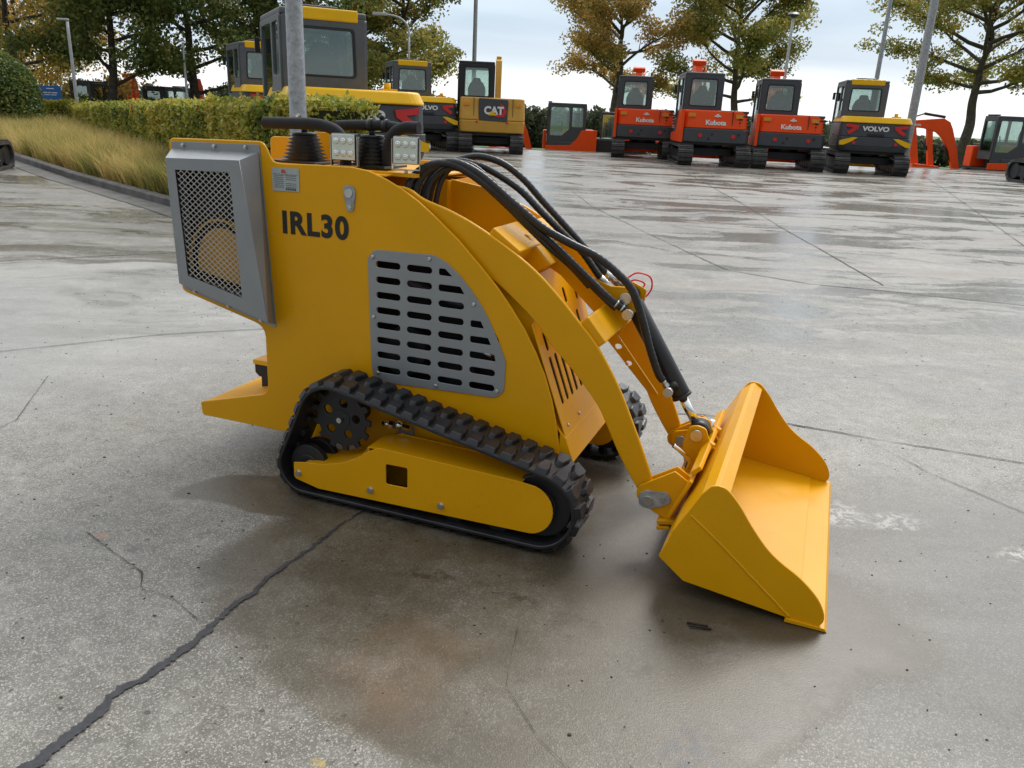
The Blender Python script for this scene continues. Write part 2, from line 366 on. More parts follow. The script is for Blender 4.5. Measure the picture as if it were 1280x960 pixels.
def plate(name, outline, holes, th, mat, mtx, parent=None, bev=.0015):
    """flat sheet with holes; the drawing plane is its middle"""
    cu = bpy.data.curves.new(name, 'CURVE'); cu.dimensions = '2D'; cu.fill_mode = 'BOTH'
    cu.extrude = max(.0001, th/2-bev); cu.bevel_depth = bev; cu.bevel_resolution = 1; cu.offset = -bev
    for pl in [outline] + list(holes):
        sp = cu.splines.new('POLY'); sp.points.add(len(pl)-1)
        for i, p in enumerate(pl): sp.points[i].co = (p[0], p[1], 0, 1)
        sp.use_cyclic_u = True
    return _conv(name, cu, mat, mtx, parent)
def _conv(name, cu, mat, mtx, parent):
    t = bpy.data.objects.new('tmp', cu); me = bpy.data.meshes.new_from_object(t); bpy.data.objects.remove(t); bpy.data.curves.remove(cu)
    me.transform(mtx); me.name = name; me.materials.clear(); me.materials.append(mat)
    return link(bpy.data.objects.new(name, me), parent)
def text(name, body, size, mat, mtx, parent, bold=0., th=.0006, sx=1., space=1., align='LEFT'):
    cu = bpy.data.curves.new(name, 'FONT'); cu.body = body; cu.size = size; cu.extrude = th; cu.offset = bold; cu.space_character = space; cu.align_x = align
    return _conv(name, cu, mat, mtx @ Matrix.Diagonal((sx, 1, 1, 1)), parent)

# ------------------------------------------------------------------ THE LOADER (x forward, y away from the viewer, z up)
LO = (-.7725, 2.686, 0); LROT = R(-20.6)
ld = empty('mini_track_loader', LO, LROT)
tag(ld, 'yellow compact tracked loader with front bucket standing on wet concrete', 'track loader')
YN, YF = .21, .81; MID = .51
PY = M['yellow']
mir = lambda y: 2*MID - y

curve_top = [(-.165,1.19),(-.02,1.195),(.121,1.197),(.19,1.188),(.255,1.166),(.317,1.138),(.382,1.10),(.445,1.055),(.53,.988),(.612,.91),(.677,.845),(.733,.778),(.784,.710),(.827,.638),(.865,.56),(.895,.477),(.915,.40),(.930,.321),(.938,.25)]
panel = fillet([(-.672,1.252,.03),(-.252,1.262,.035),(-.214,1.20,.04)], n=6) 
panel = fillet([(-.672,.67,.03),(-.672,1.252,.025),(-.243,1.262,.04),(-.207,1.193,.05)] + [(p[0],p[1],0) for p in curve_top] + [(.93,.15,.03),(-.23,.150,.02),(-.623,.149,.012),(-.628,.207,.012),(-.282,.30,.05),(-.280,.575,.06)], n=6)
vent_hole = fillet([(.215,.46,.01),(.215,.90,.01),(.465,.905,.01),(.595,.80,.01),(.69,.66,.01),(.705,.57,.01),(.70,.47,.01)])
np_ = plate('side_panel', panel, [vent_hole], .010, PY, XZ(YN+.001), ld, .0035)
fp_ = plate('side_panel', panel, [vent_hole], .010, PY, XZ(YF-.001), ld, .0035)
# hull plates between the two sides
mb = MB()
mb.box(-.668,-.212, YN+.006, YF-.006, 1.105, 1.111)              # rear deck
mb.box(-.205,.03, YN+.006, YF-.006, 1.172, 1.178)                # control deck
mb.box(-.665,-.659, YN+.006, YF-.006, .70, 1.10)                # rear wall
mb.box(-.64,-.284, YN+.006, YF-.006, .66, .666)
mb.build('deck_plate', PY, ld)
MB().box(-.28,.90, YN+.02, YF-.02, .155, .24).build('belly_pan', PY, ld)
mb = MB(); mb.box(-.27,-.262, YN+.006, YF-.006, .25, .66); mb.build('rear_wall', PY, ld)
mb = MB().prism([(-.62,.205),(-.60,.212),(-.30,.292),(-.30,.284),(-.60,.204)], YN+.006, YF-.006); mb.build('foot_platform', PY, ld)
# dark machinery inside
mb = MB(); mb.box(-.20,.60,.34,.68,.30,.92); mb.box(.25,.66,.30,.72,.34,.60)
mb.build('engine_block', M['dark'], ld, .02)
mb = MB(); mb.cyl((.30,.24,.55),(.30,.34,.55),.09,24); mb.cyl((.52,.26,.50),(.52,.34,.50),.06); mb.cyl((.32,.25,.80),(.62,.25,.74),.022,12)
mb.build('engine_pulley', M['black'], ld)
for a_, b_, r_ in (((.34,.235,.83),(.37,.235,.84),.008), ((.60,.245,.72),(.64,.245,.70),.009), ((.61,.25,.60),(.66,.25,.585),.012), ((.63,.25,.67),(.68,.25,.665),.006)): MB().cyl(a_, b_, r_, 8).build('engine_fitting', M['chrome'], ld)
# control-side inner wall under the hoses
mb = MB(); mb.prism([(.0,1.178),(.372,1.157),(.372,.98),(.0,.98)], .448, .454); mb.box(.368,.374,.454,.775,.95,1.155); mb.box(.03,.37,.455,.80,1.172,1.178)
mb.box(.03,.25,YN+.006,.448,1.172,1.177)
mb.build('inner_wall', PY, ld, .001)

# radiator guard on the near side
def guard():
    g = plate('radiator_guard', fillet([(-.658,.682,.01),(-.658,1.240,.01),(-.257,1.250,.01),(-.224,.577,.01)]),
              [[(-.60,.75),(-.60,1.15),(-.33,1.15),(-.30,.70)]], .003, M['silver'], XZ(YN-.0065), ld, .0008)
    b0 = [(-.658,.692),(-.655,1.218),(-.262,1.224),(-.230,.590)]; b1 = [(-.600,.722),(-.612,1.186),(-.281,1.198),(-.192,.622)]
    b0 = [(-.655,.70),(-.655,1.215),(-.262,1.222),(-.231,.592)]; b1 = [(-.600,.722),(-.613,1.186),(-.281,1.197),(-.195,.620)]
    # taper box: base outline on the panel, smaller face 9 cm out
    y0, y1 = YN-.008, YN-.09
    vs = [(x, y0, z) for x, z in b0] + [(x, y1, z) for x, z in b1]
    MB().add(vs, [(i, (i+1) % 4, 4+(i+1) % 4, 4+i) for i in range(4)]).build('guard_box', M['silver'], g)
    win = [(-.548,.756),(-.568,1.147),(-.322,1.155),(-.308,.698)]
    win = [(-.556,.757),(-.572,1.146),(-.327,1.153),(-.306,.700)]
    plate('guard_face', [tuple(Vector(p)) for p in b1], [win], .003, M['silver'], XZ(y1), g, .0008)
    # expanded wire mesh clipped to the window
    cx = (-.575,-.30); mb = MB(); pitch = .0235; k = 0
    def inside(p):
        s = 0
        for i in range(4):
            a, b = win[i], win[(i+1) % 4]
            cr = (b[0]-a[0])*(p[1]-a[1]) - (b[1]-a[1])*(p[0]-a[0])
            if cr > 0.0005: return False
        return True
    for sgn in (1, -1):
        d = Vector((1, .78*sgn)).normalized(); nrm = Vector((-d.y, d.x))
        for i in range(-40, 41):
            c = Vector((-.44, .93)) + nrm*i*pitch*.72; run = []
            for t in np.arange(-.5, .5, .003):
                p = c + d*float(t)
                if inside(p): run.append(p)
            if len(run) > 2:
                a, b = run[0], run[-1]; mb.bar((a.x, y1+.006+.001*sgn, a.y), (b.x, y1+.006+.001*sgn, b.y), .0026, .0022, (0,1,0))
    mb.build('wire_mesh', M['wire'], g)
    # fan shroud seen through the mesh
    pl = [(-.59,.74),(-.59,1.18),(-.29,1.18),(-.27,.69)]
    MB().prism(pl, YN-.020, YN-.014).build('radiator_core', M['dark'], g)
    arc = [(-.435+.15*math.cos(a), .80+.17*math.sin(a)) for a in np.linspace(R(10), R(190), 30)]
    MB().tube([(x, YN-.034, z) for x, z in arc], .005, 8).build('fan_shroud', PY, g)
    MB().prism([(-.31,.72)] + [(-.435+.12*math.cos(a), .80+.14*math.sin(a)) for a in np.linspace(R(5), R(185), 24)] + [(-.55,.77)], YN-.030, YN-.022).build('fan_cowl', M['cyellow'], g)
    text('lettering', 'Koop', .035, M['label'], frame_matrix((-.49, YN-.012, .935), (1,0,-.02), (0,0,1)), g, .0008) if False else None
    for x, z in ((-.60,1.230),(-.455,1.234),(-.315,1.238),(-.60,.676),(-.44,.638),(-.29,.602)):
        MB().hexnut((x, YN-.008, z), (0,-1,0), .008, .007).cyl((x, YN-.015, z), (x, YN-.020, z), .0045, 8).build('bolt', M['steel'], g)
guard()

# slotted vent plate
vo = fillet([(.183,.89,.03),(.193,.497,.01),(.200,.455,.03),(.241,.436,.02),(.690,.452,.04),(.721,.482,.03),(.722,.59,0),(.70,.64,0),(.663,.713,0),(.627,.772,0),(.585,.823,0),(.54,.870,0),(.493,.906,.0),(.445,.927,.03),(.21,.922,.03)])
def inpoly(p, poly):
    c = False; j = len(poly)-1
    for i in range(len(poly)):
        if (poly[i][1] > p[1]) != (poly[j][1] > p[1]) and p[0] < (poly[j][0]-poly[i][0])*(p[1]-poly[i][1])/(poly[j][1]-poly[i][1])+poly[i][0]: c = not c
        j = i
    return c
def rightlimit(z):                     # inner margin of the plate along its curved edge
    pts = [(.722,.45),(.722,.59),(.70,.64),(.663,.713),(.627,.772),(.585,.823),(.54,.870),(.493,.906),(.44,.93)]
    for a, b in zip(pts, pts[1:]):
        if a[1] <= z <= b[1]: return a[0]+(b[0]-a[0])*(z-a[1])/(b[1]-a[1]) - .035
    return .69
slots = []
for r in range(8):
    z = .872 - r*.0553; h = .024
    for c in range(4):
        x0 = .216 + c*.1235; x1 = x0 + .098; lim = min(rightlimit(z+h/2), rightlimit(z-h/2)); limb = rightlimit(z-h/2)
        if x1 <= lim: slots.append(slot((x0+x1)/2, z, x1-x0, h))
        elif limb > x0+.022:
            l1, l2 = rightlimit(z-h/2), min(rightlimit(z+h/2), x1)
            l1 = min(l1, x1)
            if l2 < x0+.018: slots.append(fillet([(x0, z-h/2, .004), (l1, z-h/2, .002), (x0, z+h/2, .003)], n=3)); continue
            slots.append(fillet([(x0, z-h/2, .008), (l1, z-h/2, .002), (l2, z+h/2, .002), (x0, z+h/2, .008)], n=3))
vp = plate('vent_plate', vo, slots, .004, M['silver'], XZ(YN-.0065), ld, .001)
for x, z in ((.204,.897),(.427,.912),(.597,.775),(.205,.680),(.222,.470),(.458,.458),(.695,.478)):
    MB().ring((x, YN-.0085, z), (0,-1,0), .0085, .0055, .005, 14).cyl((x, YN-.0135, z), (x, YN-.0145, z), .003, 6).build('bolt', M['steel'], vp)

# lettering, data plate, pin lug on the panel
text('lettering', 'IRL30', .1085, M['ink'], frame_matrix((-.178, YN-.0052, .9475), (1,0,.0), (0,0,1)), np_, .0042, sx=1.0, space=1.13)
dp = plate('data_plate', fillet([(-.209,1.093,.004),(-.209,1.174,.004),(-.094,1.177,.004),(-.094,1.096,.004)]), [], .0016, M['label'], XZ(YN-.006), np_, .0003)
text('lettering', 'IRL', .016, M['red'], frame_matrix((-.168, YN-.0075, 1.158), (1,0,.03), (0,0,1)), dp, .0004)
mb = MB()
for i in range(7):
    z = 1.148-i*.0068
    mb.box(-.200,-.160,YN-.0078,YN-.0072,z,z+.0012)
    if i != 3: mb.box(-.150,-.106,YN-.0078,YN-.0072,z+.001,z+.0022)
mb.box(-.203,-.100,YN-.0078,YN-.0072,1.153,1.1538)
for i in range(5): mb.box(-.150+i*.009,-.145+i*.009,YN-.0078,YN-.0072,1.099,1.106)
mb.build('plate_print', M['ink'], dp)
lug = fillet([(.087,1.118,.02),(.098,1.135,.02),(.128,1.135,.02),(.138,1.112,.02),(.128,1.048,.012),(.104,1.044,.012)])
pl = plate('pin_lug', lug, [], .005, M['galv'], XZ(YN-.0075), np_, .001)
MB().cyl((.112,YN-.009,1.108),(.112,YN-.014,1.108),.0155,24).build('pin', M['steel'], pl)
MB().hexnut((.117,YN-.009,1.062),(0,-1,0),.008,.006).build('bolt', M['steel'], pl)

# front cover with slots: slanted plate between the side panels
def sloped(p0, p1):                    # drawing plane: u across (y), v up the slope
    ey = Vector((p1[0]-p0[0], 0, p1[1]-p0[1])).normalized()
    return Matrix(((0, ey.x, 0, p0[0]), (1, 0, 0, 0), (0, ey.z, 0, p0[1]), (0, 0, 0, 1))) , (Vector(p1)-Vector(p0)).length
A, B, T_ = (.949,.345), (.752,.865), (.61,.968)
mt, ln = sloped(A, B)
exv = Vector((0,1,0)); eyv = Vector((B[0]-A[0],0,B[1]-A[1])).normalized()
mt = frame_matrix((A[0],0,A[1]), exv, eyv)
hl = []
for j in range(9): hl.append(slot(.285+j*.056, .190, .024, .175))
for j in range(8): hl.append(slot(.290+j*.056, .332, .024, .070))
for yy, vv, hh in ((.290,.440,.085),(.340,.420,.024),(.600,.440,.060),(.730,.440,.085)): hl.append(slot(yy, vv, .024, hh))
fg = plate('front_grille', fillet([(.218,.0,.004),(.802,.0,.004),(.802,.405,.002),(.77,.42,.002),(.77,ln,.002),(.25,ln,.002),(.25,.42,.002),(.218,.405,.002)]), hl, .004, PY, mt, ld, .001)
for y, v in ((.268,.03),(.40,.03),(.60,.03),(.75,.03),(.268,.53)):
    c = mt @ Vector((y, v, .002)); nn = exv.cross(eyv)
    MB().ring(c, nn if nn.x > 0 else -nn, .007, .005, .006, 10).build('bolt', M['steel'], fg)
mb = MB(); mb.add([(B[0],.25,B[1]),(T_[0],.25,T_[1]),(T_[0],.77,T_[1]),(B[0],.77,B[1])], [(0,1,2,3)])
mb.add([(T_[0],.25,T_[1]),(.375,.25,1.0),(.375,.77,1.0),(T_[0],.77,T_[1])], [(0,1,2,3)])
mb.build('bonnet', PY, ld)
MB().prism([(.60,.965),(.738,.862),(.80,.90),(.70,1.0)], .40, .60).build('bonnet_hump', PY, ld, .006)
mb = MB().prism([(.900,.40),(.952,.345),(.985,.262),(.978,.250),(.930,.250),(.930,.36)], YN+.002, YF-.002); mb.build('front_sill', PY, ld, .002)
MB().box(.74,.93,YN+.012,YF-.012,.30,.34).build('grille_backing', M['dark'], ld)
MB().add([(.925,.26,.345),(.925,.76,.345),(.70,.76,.84),(.70,.26,.84)],[(0,1,2,3)]).build('grille_backing', M['dark'], ld)

MB().prism([(.61,.966),(.750,.863),(.945,.345),(.865,.345),(.69,.80),(.52,.90),(.375,.93),(.375,.998)], .252, .256).build('bonnet_side', PY, ld)
MB().prism([(.61,.966),(.750,.863),(.945,.345),(.865,.345),(.69,.80),(.52,.90),(.375,.93),(.375,.998)], .764, .768).build('bonnet_side', PY, ld)
# lift arms
arm_up = [(.10,1.140),(.303,1.143),(.387,1.108),(.49,1.076),(.602,1.028),(.738,.951),(.82,.893),(.892,.828),(.959,.760),(1.022,.695),(1.081,.612),(1.13,.528),(1.17,.446),(1.215,.35),(1.257,.253),(1.285,.185)]
arm_lo = [(1.255,.150),(1.209,.207),(1.141,.309),(1.090,.405),(1.046,.481),(.962,.577),(.874,.661),(.815,.729),(.752,.785),(.66,.853),(.55,.915),(.42,.965),(.28,.995),(.10,1.0)]
def smooth2(pts, n=5): return [(p.x, p.y) for p in catmull([(*p, 0) for p in pts], n)]
armpoly = smooth2(arm_up) + smooth2(arm_lo)
a1 = plate('lift_arm', armpoly, [], .016, PY, XZ(.238), ld, .0045)
a2 = plate('lift_arm', armpoly, [], .016, PY, XZ(mir(.238)), ld, .0045)
def lugplate(y, parent):
    o = plate('pin_lug', fillet([(1.228,.155,.02),(1.222,.195,.024),(1.245,.215,.02),(1.318,.222,.016),(1.335,.196,.016),(1.320,.176,.016),(1.262,.148,.024)]), [], .006, M['galv'], XZ(y), parent, .001)
    MB().cyl((1.256,y-.002,.180),(1.256,y-.009,.180),.018,24).build('pin', M['steel'], o)
    MB().hexnut((1.305,y-.002,.196),(0,-1,0),.0085,.008).build('bolt', M['steel'], o)
# cross tubes
mb = MB(); mb.obox((.673,.37,.972),(0,1,0),Vector((.825,0,-.565)).normalized(),Vector((.565,0,.825)).normalized(),.125,.062,.032); mb.build('cross_tube', PY, ld, .005)
mb = MB(); mb.obox((1.0,.37,.715),(0,1,0),Vector((.66,0,-.75)).normalized(),Vector((.75,0,.66)).normalized(),.125,.052,.030); mb.build('cross_tube', PY, ld, .005)
mb = MB(); mb.obox((.673,.62,.965),(0,1,0),Vector((.825,0,-.565)).normalized(),Vector((.565,0,.825)).normalized(),.155,.055,.030); mb.build('cross_tube', PY, ld, .005); mb = MB(); mb.obox((1.0,.62,.705),(0,1,0),Vector((.66,0,-.75)).normalized(),Vector((.75,0,.66)).normalized(),.155,.048,.028); mb.build('cross_tube', PY, ld, .005)
mid = [(.359,1.160),(.509,1.138),(.649,1.055),(.776,.952),(.90,.868),(1.00,.835),(1.055,.838),(1.10,.815),(1.105,.775),(1.082,.735),(1.04,.655),(.993,.690),(.90,.775),(.813,.852),(.686,.922),(.60,.960),(.36,1.02)]
mp = plate('centre_rib', fillet([(*p,.012) for p in mid]), [], .012, PY, XZ(.485), ld, .002)
mp2 = plate('centre_rib', fillet([(*p,.012) for p in [(.90,.868),(1.00,.838),(1.06,.842),(1.11,.82),(1.105,.775),(1.05,.69),(.96,.73)]]), [], .012, PY, XZ(.57), ld, .002)
for y, s in ((.479,-1),(.576,1)):
    MB().cyl((1.056,y,.798),(1.056,y+s*.012,.798),.021,24).cyl((1.056,y+s*.012,.798),(1.056,y+s*.015,.798),.016,24).build('pin', M['steel'], mp)
gu = plate('arm_gusset', fillet([(.985,.70,.01),(1.03,.72,.01),(1.20,.455,.01),(1.155,.47,.01)]), [circle(1.043,.655,.013), circle(1.082,.588,.012)], .008, PY, frame_matrix((0,.71,0),(1,0,0),(0,-.35,1)), ld, .001)

# tilt cylinder
ca = Vector((1.060,.527,.800)); cb = Vector((1.362,.515,.345)); cd = (cb-ca).normalized()
tc = MB().cyl(ca+cd*.03, ca+cd*.40, .034, 32).cyl(ca+cd*.40, ca+cd*.412, .037, 32).build('tilt_cylinder', M['black'], ld, .003)
MB().cyl((ca.x, ca.y-.035, ca.z), (ca.x, ca.y+.035, ca.z), .030, 24).build('cylinder_eye', M['black'], tc)
MB().cyl(ca+cd*.40, ca+cd*.52, .0165, 24).build('piston_rod', M['chrome'], tc)
MB().cyl((cb.x, cb.y-.030, cb.z), (cb.x, cb.y+.030, cb.z), .036, 28).build('rod_eye', M['black'], tc)
MB().cyl((1.248,.50,.515),(1.262,.475,.497),.016,12).build('port_block', M['black'], tc)

# hoses with spiral guard
hoses = [
 [(0.295,.29,1.05),(0.295, 0.29, 1.125), (0.306, 0.304, 1.169), (0.342, 0.318, 1.203), (0.397, 0.333, 1.222), (0.466, 0.347, 1.21), (0.549, 0.361, 1.164), (0.66, 0.375, 1.087), (0.728, 0.389, 1.027), (0.797, 0.403, 0.976), (0.885, 0.417, 0.903), (0.989, 0.432, 0.816), (1.04, 0.446, 0.777), (1.066, 0.46, 0.760)],
 [(0.313,.31,1.04),(0.313, 0.31, 1.114), (0.329, 0.321, 1.169), (0.367, 0.331, 1.206), (0.416, 0.342, 1.225), (0.472, 0.353, 1.22), (0.547, 0.363, 1.185), (0.659, 0.374, 1.104), (0.765, 0.385, 1.03), (0.869, 0.395, 0.982), (0.96, 0.406, 0.946), (1.037, 0.417, 0.892), (1.09, 0.427, 0.838), (1.131, 0.438, 0.74), (1.164, 0.449, 0.641), (1.199, 0.459, 0.555), (1.218, 0.47, 0.525)],
 [(0.321,.35,1.03),(0.321, 0.35, 1.101), (0.338, 0.364, 1.162), (0.375, 0.377, 1.208), (0.442, 0.391, 1.228), (0.501, 0.405, 1.22), (0.55, 0.418, 1.204), (0.653, 0.432, 1.148), (0.741, 0.445, 1.071), (0.83, 0.459, 0.995), (0.889, 0.473, 0.943), (0.943, 0.486, 0.875), (0.957, 0.5, 0.854)],
 [(0.326,.39,1.02),(0.326, 0.39, 1.087), (0.34, 0.404, 1.154), (0.38, 0.417, 1.209), (0.442, 0.431, 1.237), (0.501, 0.445, 1.246), (0.578, 0.458, 1.228), (0.654, 0.472, 1.178), (0.725, 0.485, 1.108), (0.816, 0.499, 1.022), (0.885, 0.513, 0.954), (0.949, 0.526, 0.885), (0.969, 0.54, 0.865)],
 [(0.37,.36,1.02),(0.37, 0.36, 1.087), (0.386, 0.368, 1.16), (0.425, 0.376, 1.211), (0.482, 0.384, 1.222), (0.553, 0.392, 1.181), (0.65, 0.4, 1.095), (0.721, 0.408, 1.032), (0.793, 0.416, 0.971), (0.884, 0.424, 0.888), (0.99, 0.432, 0.8), (1.034, 0.44, 0.766)],
 [(0.345,.33,1.02),(0.345, 0.33, 1.09), (0.360, 0.342, 1.155), (0.398, 0.350, 1.195), (0.455, 0.358, 1.207), (0.53, 0.368, 1.170), (0.63, 0.378, 1.095), (0.715, 0.390, 1.022), (0.79, 0.405, 0.958), (0.86,.43,.90), (.93,.45,.83)]]
HR = [.0135,.0145,.0125,.0125,.0100,.0110]
for k, h in enumerate(hoses):
    P = resample(catmull(h, 12), .004)
    MB().tube(P, HR[k], 12, lambda i: 1 - (.07 if i % 5 == 0 else 0)).build('hydraulic_hose', M['hose'], ld)
def fitting(a, b, r):
    a, b = Vector(a), Vector(b); d = (b-a)
    return MB().cyl(a, a+d*.45, r*.85, 14).hexnut(a+d*.42, d, r*1.12, d.length*.28).cyl(a+d*.68, b, r*.65, 12).build('hose_fitting', M['steel'], ld)
fitting((.950,.495,.862),(1.022,.50,.806),.015); fitting((.962,.535,.873),(1.036,.53,.818),.015)
fitting((1.00,.515,.862),(1.048,.52,.828),.012)
fitting((1.216,.469,.528),(1.244,.470,.492),.012)
MB().cyl((1.245,.462,.49),(1.245,.440,.49),.017,16).build('banjo_bolt', M['steel'], ld)
MB().cyl((1.076,.462,.750),(1.076,.436,.750),.019,16).build('banjo_bolt', M['steel'], ld)
for (a, b) in (((.1,),(0,)),): pass
for i in (0, 1):
    c = Vector((1.030+.02*i,.443+.006*i,.784-.014*i)); d = Vector((.8,.2,-.6)).normalized(); MB().cyl(c, c+d*.006, .0165, 16).build('hose_clamp', M['steel'], ld)
wire = [(1.035,.58,.853),(1.068,.58,.874),(1.113,.59,.862),(1.120,.60,.819),(1.095,.60,.781),(1.080,.59,.803),(1.098,.58,.837),(1.068,.57,.850),(1.045,.57,.842)]
MB().tube(resample(catmull(wire, 8), .006), .0032, 8).build('red_cable', M['redwire'], ld)
MB().tube([(1.052,.58,.825),(1.085,.585,.800),(1.10,.59,.775)], [.010,.013,.005], 10).build('red_plug', M['redwire'], ld)

# hitch and bucket
bo = fillet([(1.213,.205,.012),(1.222,.226,.02),(1.334,.300,.004),(1.388,.268,.004),(1.323,.122,.004),(1.278,.138,.03),(1.216,.180,.025)])
for y in (.218, .262): plate('hitch_bracket', bo, [], .009, PY, XZ(y), ld, .0015)
for y in (mir(.262), mir(.218)): plate('hitch_bracket', bo, [], .009, PY, XZ(y), ld, .0015)
lugplate(.210, ld)
co = fillet([(1.362,.380,.035),(1.330,.372,.03),(1.315,.30,.02),(1.335,.19,.01),(1.395,.17,.01),(1.43,.30,.01),(1.400,.345,.01),(1.390,.372,.02)])
for y in (.468,.560):
    o = plate('hitch_link', co, [], .012, PY, XZ(y), ld, .002)
    if y < .5:
        MB().cyl((1.360,y-.006,.345),(1.360,y-.018,.345),.021,24).build('pin', M['steel'], o)
    else: MB().cyl((1.360,y+.006,.345),(1.360,y+.018,.345),.021,24).build('pin', M['steel'], o)
fo = fillet([(1.235,.185,.03),(1.232,.235,.03),(1.30,.255,.02),(1.35,.20,.01),(1.30,.13,.02)])
o = plate('arm_end_plate', fo, [], .012, PY, XZ(.74), ld, .002)
MB().cyl((1.272,.733,.208),(1.272,.722,.208),.019,24).build('pin', M['steel'], o)
# hitch board behind the bucket back
bu = Vector((.1, 0, .235)).normalized(); bn = Vector((-.235, 0, .1)).normalized()
mb = MB(); c = Vector((1.375,.51,.215)) + bn*.012; mb.obox(c, (0,1,0), bu, bn, .335, .080, .006)
mb.obox(Vector((1.325,.51,.118)), (0,1,0), (1,0,.2), (-.2,0,1), .315, .03, .008); mb.obox(Vector((1.318,.51,.095)), (0,1,0), (1,0,.2), (-.2,0,1), .315, .022, .006)
mb.obox(Vector((1.402,.51,.318)) , (0,1,0), (.7,0,.7), (-.7,0,.7), .30, .02, .008)
mb.build('hitch_frame', PY, ld, .003)
MB().tube(catmull([(1.292,.40,.315),(1.315,.405,.300),(1.345,.415,.270),(1.350,.418,.255),(1.345,.42,.232)], 4), .0085, 10).build('locking_pin', M['chrome'], ld)
MB().tube([(1.392,.64,.345),(1.385,.64,.28)], .0095, 10).build('locking_pin', M['chrome'], ld)
for y_ in (.44,.60): MB().cyl((1.378,y_,.245),(1.42,y_,.335),.012,12).build('latch_bar', PY, ld)

bk = empty('bucket'); bk.parent = ld
BY0, BY1 = -.03, 1.05
def shell(profile, th, y0, y1):
    P = [Vector((p[0], p[1])) for p in profile]; n = len(P); off = []
    for i in range(n):
        d = (P[min(i+1, n-1)] - P[max(i-1, 0)]).normalized(); off.append(P[i] + Vector((-d.y, d.x))*th)
    return [tuple(p) for p in P] + [tuple(p) for p in reversed(off)]
back = [(1.533,.368),(1.500,.390)] + [(1.486,.386),(1.454,.357)] + [(1.380,.213),(1.371,.18),(1.350,.125)] + [(1.362,.108),(1.431,.060),(1.56,.040),(1.752,.016),(1.775,.013)]
MB().prism(shell(back, .008, 0, 0), BY0+.006, BY1-.006).build('bucket_shell', PY, bk, .0015)
side = [(1.347,.121,.01),(1.371,.18,.01),(1.380,.213,.004),(1.454,.357,.01),(1.478,.388,.02)] + [(p[0],p[1],0) for p in smooth2([(1.497,.393),(1.525,.385),(1.565,.343),(1.606,.286),(1.655,.228),(1.699,.192),(1.76,.154),(1.812,.107),(1.838,.066),(1.845,.034),(1.836,.012)], 4)] + [(1.752,.014,.002),(1.431,.055,.01)]
for y in (BY0, BY1): 
    s = plate('bucket_side', fillet(side), [], .010, PY, XZ(y), bk, .002)
    sy = -1 if y < .5 else 1
    wl = resample([Vector((1.43,y+sy*.004,.282)), Vector((1.52,y+sy*.004,.213)), Vector((1.751,y+sy*.004,.020))], .006)
    wl = [Vector((p.x+random.uniform(-.0008,.0008), p.y, p.z+random.uniform(-.0008,.0008))) for p in wl]
    MB().tube(wl, .0042, 6).build('weld_seam', PY, s)
MB().prism([(1.738,.004),(1.742,.016),(1.850,.012),(1.858,.002)], BY0-.012, BY1+.012).build('cutting_edge', PY, bk, .001)
MB().tube([Vector((1.741,y,.017)) for y in np.linspace(0,1.02,60)], .0035, 6).build('weld_seam', PY, bk)

# tracks
def hull_path(circs, n=400):
    pts = []
    for (cx, cz, r) in circs:
        for k in range(180): a = 2*PI*k/180; pts.append((cx+r*math.cos(a), cz+r*math.sin(a)))
    pts = sorted(set(pts))
    def cross(o, a, b): return (a[0]-o[0])*(b[1]-o[1])-(a[1]-o[1])*(b[0]-o[0])
    lo = []
    for p in pts:
        while len(lo) >= 2 and cross(lo[-2], lo[-1], p) <= 0: lo.pop()
        lo.append(p)
    up = []
    for p in reversed(pts):
        while len(up) >= 2 and cross(up[-2], up[-1], p) <= 0: up.pop()
        up.append(p)
    H = lo[:-1] + up[:-1]; H.append(H[0])
    d = [0.]
    for a, b in zip(H, H[1:]): d.append(d[-1]+math.dist(a, b))
    out = []; j = 0
    for i in range(n):
        s = d[-1]*i/n
        while d[j+1] < s: j += 1
        t = (s-d[j])/(d[j+1]-d[j]); a, b = H[j], H[j+1]
        out.append(Vector((a[0]+(b[0]-a[0])*t, a[1]+(b[1]-a[1])*t)))
    return out, d[-1]
def path_frames(P):
    n = len(P); F = []
    for i in range(n):
        t = (P[(i+1) % n]-P[i-1]).normalized(); F.append((P[i], t, Vector((t.y, -t.x))))   # outward normal for ccw
    return F
